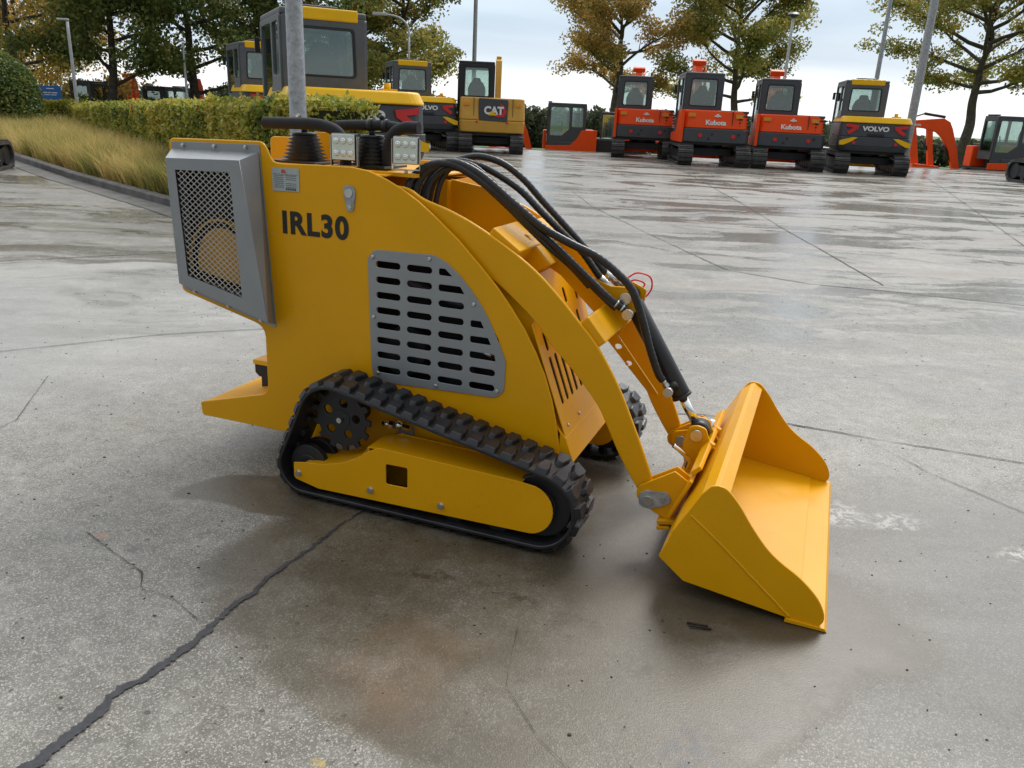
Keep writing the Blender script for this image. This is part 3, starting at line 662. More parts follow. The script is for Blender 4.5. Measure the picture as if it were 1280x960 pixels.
def track(y0, y1, outer):
    w = y1-y0; circ = [(.140,.325,.136),(.010,.120,.102),(.925,.158,.138)]
    P, Lh = hull_path(circ, 528); F = path_frames(P); n = len(F)
    mb = MB(); vs = []; th = .013
    prof = [(0,-th),(0,0),(.006,.002),(w-.006,.002),(w,0),(w,-th)]
    for (p, t, nn) in F:
        for (dy, h) in prof: q = p+nn*h; vs.append((q.x, y0+dy, q.y))
    m = len(prof)
    mb.add(vs, [(i*m+k, i*m+(k+1) % m, ((i+1) % n)*m+(k+1) % m, ((i+1) % n)*m+k) for i in range(n) for k in range(m)])
    NP = 44; per = n/NP
    def at(s):
        s = s % n; i = int(s); f = s-i; a, b = F[i], F[(i+1) % n]
        return a[0].lerp(b[0], f), a[2].lerp(b[2], f).normalized()
    def lugblk(s0, poly, h, top=.62):
        cs = sum(p[0] for p in poly)/len(poly); cy = sum(p[1] for p in poly)/len(poly); vs = []
        for k, (hh, sc) in enumerate(((.002, 1.), (h, top))):
            for (a, b) in poly:
                p, nn = at(s0+(cs+(a-cs)*sc)*per); q = p+nn*hh; vs.append((q.x, y0+cy+(b-cy)*(sc if k else 1), q.y))
        c = len(poly); mb.add(vs, [tuple(range(c, 2*c))]+[(i, (i+1) % c, c+(i+1) % c, c+i) for i in range(c)])
    for k in range(NP):
        s = k*per
        lugblk(s, [(-.36,.0),(.36,.0),(.40,.035),(.22,w*.47),(-.05,w*.50),(-.22,w*.47),(-.40,.035)], .0185, .78)
        lugblk(s+per*.5, [(-.36,w),(.36,w),(.40,w-.035),(.22,w*.53),(-.05,w*.50),(-.22,w*.53),(-.40,w-.035)], .0185, .78)
        # guide lugs inside
        p, nn = at(s); t = Vector((-nn.y, nn.x))
        q = p-nn*(th+.008); mb.obox((q.x, y0+w/2, q.y), (t.x,0,t.y), (0,1,0), (nn.x,0,nn.y), .012, .020, .009)
    tr = mb.build('rubber_track', M['rubber'], ld, .0025, 1)
    yo = y0+.015 if outer < 0 else y1-.015; sg = 1 if outer < 0 else -1
    fr = fillet([(-.030,.134,.006),(-.032,.070,.02),(.075,.048,.02),(.86,.066,.04)] + [(.895+.090*math.cos(a), .156+.090*math.sin(a), 0) for a in np.linspace(R(-80), R(75), 14)] + [(.85,.250,0),(.335,.264,.04),(.290,.242,0),(.245,.208,0),(.19,.178,0),(.10,.152,0),(.02,.143,0)])
    hole = fillet([(.360,.130,.008),(.360,.207,.008),(.446,.209,.008),(.446,.132,.008)])
    tf = plate('track_frame', fr, [hole], .006, PY, XZ(yo), ld, .0015)
    topc = [(.02,.143),(.10,.152),(.19,.178),(.245,.208),(.290,.242),(.335,.260),(.87,.247)]
    tp = MB(); P2 = smooth2(topc, 4)
    P2 = [(p[0], p[1]-.0005) for p in P2]
    a, b = (yo+.003, y1-.02) if sg > 0 else (y0+.02, yo-.003)
    tp.prism(P2 + [(p[0], p[1]-.005) for p in reversed(P2)], a, b).build('frame_top', PY, tf)
    plate('frame_inner', fr, [], .006, PY, XZ(y1-.02 if sg > 0 else y0+.02), tf, .001)
    for x, z in ((-.010,.095),(.297,.092),(.578,.094)):
        MB().ring((x, yo-sg*.003, z), (0,-sg,0), .0135, .0125, .003, 16).hexnut((x, yo-sg*.006, z), (0,-sg,0), .010, .009).build('bolt', M['steel'], tf)
    def wheel(x, z, r, name='idler_wheel'):
        mw = MB()
        for yy in (y0+.045, y1-.07): mw.cyl((x,yy,z),(x,yy+.028,z),r,32); mw.cyl((x,yy-.006,z),(x,yy+.034,z),r*.55,24)
        mw.cyl((x,y0+.03,z),(x,y1-.03,z),.02,12); mw.build(name, M['black'], tr, .004)
    wheel(.010,.120,.078); wheel(.925,.158,.112)
    for x in (.25,.43,.61,.78): wheel(x,.068,.045,'track_roller')
    # sprocket: toothed disc pair with round holes, on a hub that leaves the body
    teeth = []; nt_ = 13
    for i in range(nt_):
        for (da, rr) in ((-.32,.103),(-.20,.122),(.20,.122),(.32,.103)): a = 2*PI*(i+da*.9)/nt_; teeth.append((.140+rr*math.cos(a), .315+rr*math.sin(a)))
    holes = [circle(.140+.062*math.cos(a), .315+.062*math.sin(a), .0165, 16) for a in [R(80+72*i) for i in range(5)]]
    ys = (y0+.080, y0+.118) if sg > 0 else (y1-.118, y1-.080)
    sp = plate('drive_sprocket', teeth, holes, .010, M['black'], XZ(ys[0]), tr, .002)
    mh = MB(); mh.cyl((.14,ys[0]-.008 if sg > 0 else ys[0],.315),(.14,ys[1] if sg > 0 else ys[1]+.008,.315),.036,28); mh.cyl((.14,ys[0]-.004,.315),(.14,ys[0]+.004,.315),.088,32) if False else None
    hy = YN if sg > 0 else YF; mh.cyl((.14,min(ys[0],hy),.315),(.14,max(ys[0],hy),.315),.045,24); mh.build('drive_hub', M['black'], sp)
    MB().hexnut((.14, ys[0]-.010, .315) if sg > 0 else (.14, ys[1]+.010, .315), (0,-sg,0), .011, .012).build('bolt', M['steel'], sp)
track(0., .185, -1); track(mir(.185), mir(0.), 1)
for s in (1,):
    MB().box(.25,.80,.19,.83,.135,.20).build('cross_member', PY, ld, .004)
mb = MB(); mb.cyl((.255,.175,.285),(.285,.175,.287),.010,10); mb.hexnut((.285,.175,.287),(1,0,0),.016,.018); mb.ball((.322,.178,.290),.017); mb.hexnut((.338,.178,.287),(1,0,-.1),.013,.03)
mb.build('hydraulic_fitting', M['chrome'], ld)
MB().box(.30,.37,.203,.2055,.245,.283).build('fitting_bracket', M['galv'], ld)

# battery box at the back
bt = MB().box(-.475,-.285,.36,.60,.352,.372).build('battery_lid', M['vyellow'], ld, .003)
MB().prism([(-.470,.315),(-.470,.352),(-.285,.352),(-.285,.255),(-.44,.255),(-.44,.298),(-.452,.300)], .365, .595).build('battery', M['black'], ld, .003)

# controls: bellows, grips, lights
def bellows(x, y, z0, z1, r0, r1):
    n = 7; pts = []; rr = []
    for i in range(n*2+1):
        t = i/(n*2); r = r0+(r1-r0)*t; pts.append((x, y, z0+(z1-z0)*t)); rr.append(r*(1.0 if i % 2 == 0 else .72))
    mb = MB(); mb.tube(pts, rr, 28); mb.cyl((x,y,z1),(x,y,z1+.012),r1*.8,20); mb.cyl((x,y,z1+.01),(x,y,z1+.035),.012,12)
    mb.v = [(x+(a-x), y+(b-y), c) for a, b, c in mb.v]
    b = mb.build('lever_bellows', M['rubber'], ld)
    MB().box(x-r0*1.12, x+r0*1.12, y-r0*.95, y+r0*.95, z0-.006, z0+.003).build('bellows_flange', M['rubber'], b, .002)
    return b
bellows(-.238,.45,1.186,1.280,.092,.058)
bellows(.058,.45,1.190,1.285,.090,.056)
MB().box(-.30,-.135,.60,.606,1.18,1.29).build('lever_shield', PY, ld, .002)
def grip(P, r=.021):
    return MB().tube(resample(catmull(P, 8), .008), r, 16).build('grip_bar', M['foam'], ld)
grip([(-.328,.33,1.322),(-.224,.33,1.325),(-.12,.33,1.327),(-.045,.33,1.318),(-.002,.33,1.293),(.016,.335,1.237),(.015,.335,1.19)])
grip([(-.09,.45,1.323),(.007,.45,1.329),(.109,.45,1.332),(.175,.45,1.326)], .019)
grip([(.268,.42,1.331),(.215,.42,1.330),(.168,.42,1.308),(.143,.42,1.255),(.138,.42,1.19)], .021)
for x in (.055,.118): MB().cyl((x-.010,.45,1.331),(x+.010,.45,1.332),.024,18).build('lever_clamp', M['black'], ld)
MB().cyl((.10,.45,1.33),(.10,.45,1.356),.006,8).ball((.10,.45,1.36),.011).build('lever_knob', M['black'], ld)
MB().cyl((-.225,.35,1.33),(-.225,.40,1.352),.010,10).build('lever_pin', M['black'], ld)
def worklight(x, y, z, rz):
    c, s = math.cos(rz), math.sin(rz); ex, ey = Vector((c, s, 0)), Vector((-s, c, 0)); o = Vector((x, y, z)); up = Vector((0,0,1))
    b = MB().obox(o+ey*.026, ex, ey, up, .043, .022, .045).obox(o+ey*.055, ex, ey, up, .036, .010, .038)
    for i in range(6): b.obox(o+ey*.070+ex*(-.03+.012*i), ex, ey, up, .002, .012, .034)
    b = b.build('work_light', M['black'], ld, .004)
    MB().obox(o+ey*.0035, ex, ey, up, .041, .0012, .043).build('light_bezel', M['lens'], b, .001)
    for i in (-1, 0, 1):
        for k in (-1, 1):
            MB().ring(o+ex*i*.0255+up*k*.0205+ey*.0015, -ey, .0118, .0075, .0045, 16).ball(o+ex*i*.0255+up*k*.0205-ey*.0015, .0045, 8).build('led', M['lens'], b)
    m2 = MB(); m2.obox(o+ex*.0475+ey*.02-up*.014, ex, ey, up, .0015, .010, .050); m2.obox(o-ex*.0475+ey*.02-up*.014, ex, ey, up, .0015, .010, .050); m2.obox(o+ey*.02-up*.064, ex, ey, up, .049, .010, .0015); m2.cyl(o+ey*.02-up*.064, o+ey*.02-up*.078, .006, 8)
    m2.build('light_bracket', M['steel'], b)
worklight(.060,.25,1.258,R(14)); worklight(.306,.25,1.260,R(20))
mb = MB().box(.015,.34,.262,.29,1.172,1.184); mb.build('light_rail', PY, ld)

# ------------------------------------------------------------------ ground
def zg(x, y):
    z = .2*min(max((y-5)/15, 0), 1)
    return z
def sheet(name, xs, ys, zf, mat, kind='structure'):
    vs = [(x, y, zf(x, y)) for y in ys for x in xs]; n = len(xs)
    fs = [(j*n+i, j*n+i+1, (j+1)*n+i+1, (j+1)*n+i) for j in range(len(ys)-1) for i in range(n-1)]
    me = bpy.data.meshes.new(name); me.from_pydata(vs, [], fs); me.materials.append(mat); me.polygons.foreach_set('use_smooth', [True]*len(fs))
    o = link(bpy.data.objects.new(name, me)); tag(o, kind=kind); return o
yard = sheet('concrete_yard', list(np.linspace(-60, 60, 25)), [-12, -6, 0, 3, 5, 8, 11, 14, 17, 20, 24, 28.6], zg, M['yard'])
def zt(x, y):
    if y <= 28.5: return zg(x, y) - .12
    if y < 30: return .08 - .68*(y-28.5)/1.5
    return -.6 - 2.6*min((y-30)/90, 1)
terrain = sheet('ground', list(np.linspace(-500, 500, 41)), [-60, -10, 5, 20, 28.5, 29, 29.5, 30, 33, 40, 60, 90, 119, 200, 400, 900], zt, M['field'])
MB().box(-60, 60, 28.6, 28.85, -.4, .215).build('yard_edge_kerb', M['kerb'])
tag(bpy.data.objects['yard_edge_kerb'], kind='structure')

def strip(name, pts, w, mat, jit=.3, step=.02, dz=.004, wf=None, seed=1):
    drift = .35 if w > .025 else .9
    rr = random.Random(seed); P = resample([Vector((x, y, 0)) for x, y in pts], step); vs = []; n = len(P); wob = 0; dr = 0
    for i, p in enumerate(P):
        t = (P[min(i+1, n-1)]-P[max(i-1, 0)]).normalized(); e = Vector((-t.y, t.x, 0))
        ww = w*(wf(i/(n-1)) if wf else 1); wob = wob*.9+rr.uniform(-1, 1)*jit*ww*.35; dr = dr*.93+rr.uniform(-1, 1)*jit*w*drift
        if i == 0: la = lb = 0.
        la = la*.86+rr.uniform(-.5, .5)*jit*2.2; lb = lb*.86+rr.uniform(-.5, .5)*jit*2.2
        a = ww/2*max(.15, 1+la+rr.uniform(-jit, jit)*.3); b = ww/2*max(.15, 1+lb+rr.uniform(-jit, jit)*.3)
        for s, k in ((a, 1), (b, -1)):
            q = p+e*(s*k+wob*.5+dr); vs.append((q.x, q.y, zg(q.x, q.y)+dz))
    fs = [(2*i, 2*i+1, 2*i+3, 2*i+2) for i in range(n-1)]
    me = bpy.data.meshes.new(name); me.from_pydata(vs, [], fs); me.materials.append(mat)
    o = link(bpy.data.objects.new(name, me)); tag(o, kind='structure'); return o
strip('tar_filled_joint', [(-1.09,1.18),(-1.01,1.37),(-.93,1.60),(-.83,1.82),(-.72,2.15),(-.55,2.55)], .024, M['tar'], .19, .005, wf=lambda t: 1.35*(1-t)+.22, seed=3)
strip('tar_filled_joint', [(-.55,2.55),(-.40,2.85),(-.1,3.5),(.3,4.3)], .008, M['tar'], .3, .02, seed=4)
strip('pavement_crack', [(-1.40,2.36),(-1.25,2.24),(-1.12,2.14),(-1.08,2.05),(-.97,2.01),(-.86,1.92)], .0022, M['crack'], .6, .012, seed=5)
strip('pavement_joint', [(.0,3.62),(.55,3.74),(.9,3.78),(1.37,3.71),(1.85,3.52),(2.33,3.34),(3.4,2.95)], .008, M['crack'], .4, .02, seed=6)
strip('pavement_crack', [(1.70,3.52),(1.82,3.2),(1.95,2.98),(2.05,2.80),(2.3,2.5)], .0028, M['crack'], .6, .015, seed=7)
strip('pavement_joint', [(4.15,24),(3.96,20.24),(3.72,14),(3.55,10.9),(3.40,7.37)], .012, M['crack'], .25, .08, seed=8)
strip('pavement_joint', [(.9,14.5),(1.09,12.4),(1.55,10.0),(2.05,7.75),(2.67,7.27),(3.33,7.12),(4.36,6.78),(6.5,6.0)], .012, M['tar'], .35, .04, wf=lambda t: .5+1.1*t, seed=9)
strip('pavement_joint', [(10.9,22.3),(9.3,18),(6.65,10.87),(5.6,8)], .010, M['crack'], .3, .08, seed=10)
strip('pavement_joint', [(-6.2,5.6),(-4.34,6.63),(-3.19,7.33),(-1.9,8.1)], .010, M['crack'], .3, .05, seed=11)
strip('pavement_joint', [(-4.1,3.55),(-2.88,4.26),(-2.17,4.76),(-1.62,4.99),(-1.0,5.3)], .005, M['crack'], .35, .03, seed=12)
strip('pavement_crack', [(-2.0,5.6),(-1.55,4.9),(-1.35,4.4),(-1.0,4.05)], .003, M['crack'], .5, .02, seed=13)
strip('pavement_crack', [(.05,1.95),(.02,1.7),(.10,1.52),(.18,1.42),(.2,1.3)], .0016, M['crack'], .6, .012, seed=14)
strip('pavement_crack', [(-2.4,3.9),(-2.2,3.3),(-2.25,2.9),(-2.1,2.6)], .002, M['crack'], .6, .015, seed=15)

# bits lying about
db = MB().bar((.545,2.005,.006),(.605,1.992,.006),.006,.004).bar((.548,1.990,.008),(.612,1.981,.005),.006,.004).build('cable_tie', M['rubber'], None)
tag(db, 'pair of black plastic strips lying on the concrete below the bucket', 'debris')
mb = MB()
for i in range(1100):
    x = random.uniform(-3, 3.2); y = random.uniform(1.2, 6.5); s = random.uniform(.001, .0042)
    mb.ball((x, y, zg(x, y)+s*.3), s, 6, (random.uniform(.7,1.8), random.uniform(.6,1.3), .6))
g = mb.build('grit', M['soil']); tag(g, 'scattered dark grit and crumbs on the wet concrete', 'grit', kind='stuff')

# ------------------------------------------------------------------ leaves
def leaves_mesh(name, C, S, mat, parent=None, flat=0., normal=None):
    """one small bent quad per centre C (n,3), size S (n,)"""
    n = len(C); a = rng.normal(size=(n, 3))
    if normal is not None: a = normal*flat + a*(1-flat)
    a /= np.linalg.norm(a, axis=1)[:, None]
    u = np.cross(a, rng.normal(size=(n, 3))); u /= np.linalg.norm(u, axis=1)[:, None]; w = np.cross(a, u)
    S = S[:, None]
    V = np.stack([C-u*S*.55, C-w*S*.32+a*S*.08, C+u*S*.55, C+w*S*.32+a*S*.08], 1).reshape(-1, 3)
    me = bpy.data.meshes.new(name); me.vertices.add(4*n); me.vertices.foreach_set('co', V.astype(np.float32).ravel())
    me.loops.add(4*n); me.loops.foreach_set('vertex_index', np.arange(4*n, dtype=np.int32))
    me.polygons.add(n); me.polygons.foreach_set('loop_start', np.arange(0, 4*n, 4, dtype=np.int32)); me.polygons.foreach_set('loop_total', np.full(n, 4, np.int32))
    me.update(); me.validate(); me.materials.append(mat)
    return link(bpy.data.objects.new(name, me), parent)
def tree(x, y, h, cr, cb, mat, seed, label, nl=9000, leaf=.15, tr=.2, lean=(0, 0), dens=1., group='oaks along the far side of the yard', gap=.0, spread=1., bare=False):
    rr = random.Random(seed); z0 = zt(x, y)-.05
    t = empty('oak_tree', (x, y, z0)); tag(t, label, 'tree', group)
    mb = MB(); cents = []
    top = Vector((lean[0]*h, lean[1]*h, h*.86))
    trunk = [Vector((0,0,0)).lerp(top, i/9)+Vector((rr.uniform(-1,1), rr.uniform(-1,1), 0))*tr*.5*(i > 0) for i in range(10)]
    mb.tube(catmull(trunk, 3), [tr*(1-.88*(i/27))*(1.25 if i == 0 else 1) for i in range(28)], 10)
    nl_ = 19; nl = int(nl*2.6); leaf *= .78; rt = tr*1.25
    for k in range(nl_):
        f = cb/h + (0.86-cb/h)*(k+.3)/nl_*.95; base = Vector((0,0,0)).lerp(top, f/.86)
        a = k*2.4+rr.uniform(-.4,.4); hh = (f*h-cb)/(h-cb)
        prof = math.sin(PI*min(1, .22+.78*hh))**.6 if hh < .95 else .3
        ln = cr*prof*rr.uniform(.72, 1.1)*spread; up = rr.uniform(.12, .5)+hh*.5
        d = Vector((math.cos(a), math.sin(a), up)).normalized(); p = base; P = [p.copy()]
        nseg = 5
        for s in range(nseg):
            d = (d+Vector((rr.uniform(-.3,.3), rr.uniform(-.3,.3), rr.uniform(-.18,.2)))).normalized(); p = p+d*ln/nseg; P.append(p.copy())
            if s >= 1:
                for q in range(2):
                    dd = (d+Vector((rr.uniform(-1,1), rr.uniform(-1,1), rr.uniform(-.5,.7)))*.9).normalized(); l2 = ln*rr.uniform(.22,.42)
                    e1 = p+dd*l2*.5+Vector((0,0,rr.uniform(-.08,.1))); e2 = p+dd*l2
                    mb.tube([p, e1, e2], [tr*.10, tr*.06, tr*.025], 5, caps=False)
                    cents.append((e2, rr.uniform(.35,.62))); cents.append((e1, rr.uniform(.25,.42)))
        mb.tube(P, [tr*.34*(1-.8*i/nseg) for i in range(nseg+1)], 6, caps=False); cents.append((p, .5))
    mb.build('trunk', M['bark'], t)
    cents = [c for c in cents if rr.random() > gap]
    C = np.array([tuple(c[0]) for c in cents]); rad = np.array([c[1] for c in cents])*cr/3.0*dens
    idx = rng.choice(len(cents), nl, p=rad**1.5/np.sum(rad**1.5)); off = rng.normal(size=(nl, 3)); off /= np.linalg.norm(off, axis=1)[:, None]
    off *= (rng.random(nl)**.45)[:, None]; P = C[idx]+off*rad[idx][:, None]*np.array([1.15, 1.15, .72])
    P = P[P[:, 2] > cb*.78]
    leaves_mesh('crown', P, rng.uniform(.6, 1.3, len(P))*leaf, mat, t)
    return t
G5 = 'oaks beyond the far edge of the yard'
tree(4.9,45,9.8,3.6,3.6,M['leaf_brown'],3,'brown leaved oak rising above the excavator nearest the centre of the orange row',12000,.19,.26,(-.02,0),1.0,G5,.12)
tree(10.95,45,9.6,3.8,3.4,M['leaf_mixed'],8,'broad green and brown oak with straight trunk between two orange excavators',14000,.19,.28,(.0,0),1.05,G5,.08)
tree(20.9,40,9.6,4.0,4.1,M['leaf_mixed'],14,'sparse oak with bare upper boughs standing right of the steel lamp posts',11000,.19,.30,(.02,0),1.0,G5,.22)
GL = 'dense trees behind the hedge'
tree(-18.6,31,9.0,4.0,1.9,M['leaf_orange'],21,'orange tinted tree at the far left above the clipped hedge column',12000,.17,.2,(0,0),1.1,GL)
tree(-14.6,30,9.2,3.6,2.2,M['leaf_green'],22,'dark green tree with slim bare trunk behind the blue sign',12000,.17,.2,(.01,0),1.1,GL)
tree(-12.3,31.5,9.4,3.6,2.1,M['leaf_green'],23,'dark green tree directly right of the slim trunk, behind the two folded orange booms',12000,.17,.22,(0,0),1.1,GL)
tree(-9.6,32,9.6,3.8,1.8,M['leaf_green'],24,'full green tree left of the largest excavator cab',12000,.17,.22,(0,0),1.1,GL)
tree(-7.2,34,9.0,3.6,2.0,M['leaf_mixed'],25,'yellowing green tree behind the galvanised post',12000,.17,.2,(0,0),1.1,GL)
tree(-4.9,35,9.2,2.5,3.0,M['leaf_mixed'],26,'turning oak at the right end of the tree belt beside open sky',9000,.18,.2,(-.03,0),1.0,GL,.1)
tree(-22.5,38,9.0,3.6,2.0,M['leaf_orange'],27,'pale orange tree half seen at the left edge behind the hedge column',9000,.18,.2,(0,0),1.1,GL)

# far wood
def farwood():
    Cs = []; Ss = []
    prof = [(-60,2.4),(-30,2.6),(-5,2.6),(3,2.3),(6.6,2.2),(12,2.5),(20,1.9),(28.4,2.4),(34,1.9),(39.4,1.8),(50,.5),(58,.1),(75,-.4),(110,-.5)]
    xs = np.array([p[0] for p in prof]); hs = np.array([p[1] for p in prof])
    x = -60.
    while x < 110:
        top = np.interp(x, xs, hs)+rng.uniform(-.5,.55); w = rng.uniform(1.6,3.2); y = 108+rng.uniform(-3, 9); zb = -3.0
        n = 700; th = rng.uniform(0, 2*PI, n); ph = np.arccos(rng.uniform(-1, 1, n)); r = rng.random(n)**.3
        c = np.stack([x+w*r*np.sin(ph)*np.cos(th), y+w*r*np.sin(ph)*np.sin(th), (zb+top)/2+(top-zb)/2*1.02*r*np.cos(ph)], 1)
        Cs.append(c); Ss.append(rng.uniform(.35,.8,n)); x += w*rng.uniform(.45,.8)
    o = leaves_mesh('distant_wood', np.concatenate(Cs), np.concatenate(Ss), M['leaf_far']); tag(o, 'low distant belt of trees along the horizon', 'wood', kind='stuff')
    MB().box(-60,46,112,113,-3.4,.6).build('distant_hedge_bank', M['leaf_far'])
    tag(bpy.data.objects['distant_hedge_bank'], kind='structure')
farwood()

# ------------------------------------------------------------------ hedges and grass island
def lineint(a, b, t): return (a[0]+(b[0]-a[0])*t, a[1]+(b[1]-a[1])*t)
HA, HB = (-12.6,23.2), (-2.15,8.5)         # front face of the long hedge
hd = (Vector(HB)-Vector(HA)).normalized(); hn = Vector((hd.y*-1, hd.x)); hn = hn if hn.y > 0 else -hn
def hedge_box(name, A, B, depth, hA, hB, mat, nl, leaf, label, cat='hedge', grp=None, rough=.06, core=(.02,.028,.010)):
    A, B = Vector(A), Vector(B); Ln = (B-A).length; d = (B-A).normalized(); nn = Vector((-d.y, d.x)); nn = nn if nn.y > 0 else -nn
    root = empty(name, (A.x, A.y, zg(*A))); tag(root, label, cat, grp)
    inset = .07; vs = []
    for (s, q, top) in [(inset,inset,0),(Ln-inset,inset,0),(Ln-inset,depth-inset,0),(inset,depth-inset,0),(inset,inset,1),(Ln-inset,inset,1),(Ln-inset,depth-inset,1),(inset,depth-inset,1)]:
        p = d*s+nn*q; h = (hA+(hB-hA)*s/Ln)-inset if top else 0; vs.append((p.x, p.y, h))
    MB().add(vs, [(0,3,2,1),(4,5,6,7),(0,1,5,4),(1,2,6,5),(2,3,7,6),(3,0,4,7)]).build('twig_core', M['hedgecore'], root)
    ar = np.array([Ln*max(hA,hB), Ln*depth, depth*hB*1.0, depth*hA*.5]); k = rng.choice(4, nl, p=ar/ar.sum())
    s = rng.random(nl)*Ln; q = rng.random(nl); z = rng.random(nl)
    if Ln > 8: s = Ln*(1-(1-s/Ln)**1.0)
    hh = hA+(hB-hA)*s/Ln; wob = rng.normal(0, rough*.5, nl)+.035*np.sin(s*2.3)+.02*np.sin(s*7.1+z*4)
    S_ = np.where(k == 0, s, np.where(k == 1, s, np.where(k == 2, Ln+wob*.8, wob*.8)))
    Q = np.where(k == 0, wob, q*depth); Z = np.where(k == 1, hh+wob, z*hh)
    x = d.x*S_+nn.x*Q; y = d.y*S_+nn.y*Q
    nor = np.zeros((nl,3)); nor[k==0] = (-nn.x,-nn.y,.3); nor[k==1] = (0,0,1); nor[k==2] = (d.x,d.y,.3); nor[k==3] = (-d.x,-d.y,.3)
    leaves_mesh('foliage', np.stack([x, y, Z], 1), rng.uniform(.6,1.4,nl)*leaf, mat, root, .35, nor)
    return root
M['hedgecore'] = simple('hedge_twigs', (.030,.032,.014), .95, var=.4, vscale=14, bstr=.6, bscale=30)
hedge_box('beech_hedge', HA, HB, .75, .80, 1.20, M['leaf_hedge'], 70000, .062, 'long clipped yellow green beech hedge running behind the grass bed')
hedge_box('beech_hedge', (-14.7,25.2), (-13.3,25.4), .9, 0.85, 0.85, M['leaf_hedge'], 5000, .07, 'short low block of clipped hedge under the blue sign', rough=.05)
hedge_box('privet_hedge', (-20,28.5), (-16.2,28.2), .8, 1.0, .95, M['leaf_topiary'], 8000, .08, 'darker strip of hedge in front of the trees at far left')
def topiary(x, y, r, h):
    t = empty('topiary_column', (x, y, zg(x, y))); tag(t, 'tall round topped clipped hedge column at the left edge', 'hedge')
    n = 26000; th = rng.uniform(0, 2*PI, n); z = rng.random(n)*h; dome = h-r*.9
    rr_ = np.where(z > dome, r*np.sqrt(np.clip(1-((z-dome)/(r*.9))**2, 0, 1)), r*(1.0-.0*z))+rng.normal(0, .035, n)
    rr_ *= 1+.12*(1-z/h)
    nor = np.stack([np.cos(th), np.sin(th), .5+0*z], 1)
    leaves_mesh('foliage', np.stack([rr_*np.cos(th), rr_*np.sin(th), z], 1), rng.uniform(.6,1.4,n)*.075, M['leaf_topiary'], t, .35, nor)
    pts = [(0,0,h*i/10) for i in range(11)]; MB().tube(pts, [max(.1, (r-.12)*(1.1 if i < 6 else math.sqrt(max(.02, 1-((i/10*h-dome)/(r*.9))**2)) if i/10*h > dome else 1.05)) for i in range(11)], 16).build('twig_core', M['hedgecore'], t)
topiary(-14.30,22.2,1.22,2.22)

# bed outline: kerb line from near right to far left
KP = [(-1.35,6.95),(-2.55,8.17),(-4.42,10.25),(-7.0,12.73),(-9.55,15.45),(-13.5,19.7),(-19,25.5)]
KB = [(-.95,7.35),(-.9,8.6),(-1.1,10.2)]
def kerb():
    full = [KB[2], KB[1], KB[0]] + KP
    vs = []; fs = []; n = len(full)
    P = resample([Vector((x, y, 0)) for x, y in full], .25); n = len(P)
    for i, p in enumerate(P):
        t = (P[min(i+1, n-1)]-P[max(i-1, 0)]).normalized(); e = Vector((t.y, -t.x, 0)); e = -e
        z = zg(p.x, p.y)
        for (o, h) in ((0,-.1),(0.,.085),(.015,.10),(.125,.10),(.125,-.1)): q = p-e*o*1.0; vs.append((q.x, q.y, z+h))
    for i in range(n-1):
        for k in range(4): fs.append((i*5+k, i*5+k+1, (i+1)*5+k+1, (i+1)*5+k))
    MB().add(vs, fs).build('bed_kerb', M['kerb']); tag(bpy.data.objects['bed_kerb'], kind='structure')
kerb()
gut = strip('drain_gutter', KP[1:], .30, M['kerb'], .03, .2, .005)
gut.location = (-.12, -.12, 0)
bed = [KB[2], KB[1], KB[0]] + KP + [(-19,30),(-13.5,26.5)]
mb = MB(); bp = [(x, y) for x, y in bed]
mb.add([(x, y, zg(x, y)+.05) for x, y in bp], [tuple(range(len(bp)))]).build('planting_bed', M['soil']); tag(bpy.data.objects['planting_bed'], kind='structure')
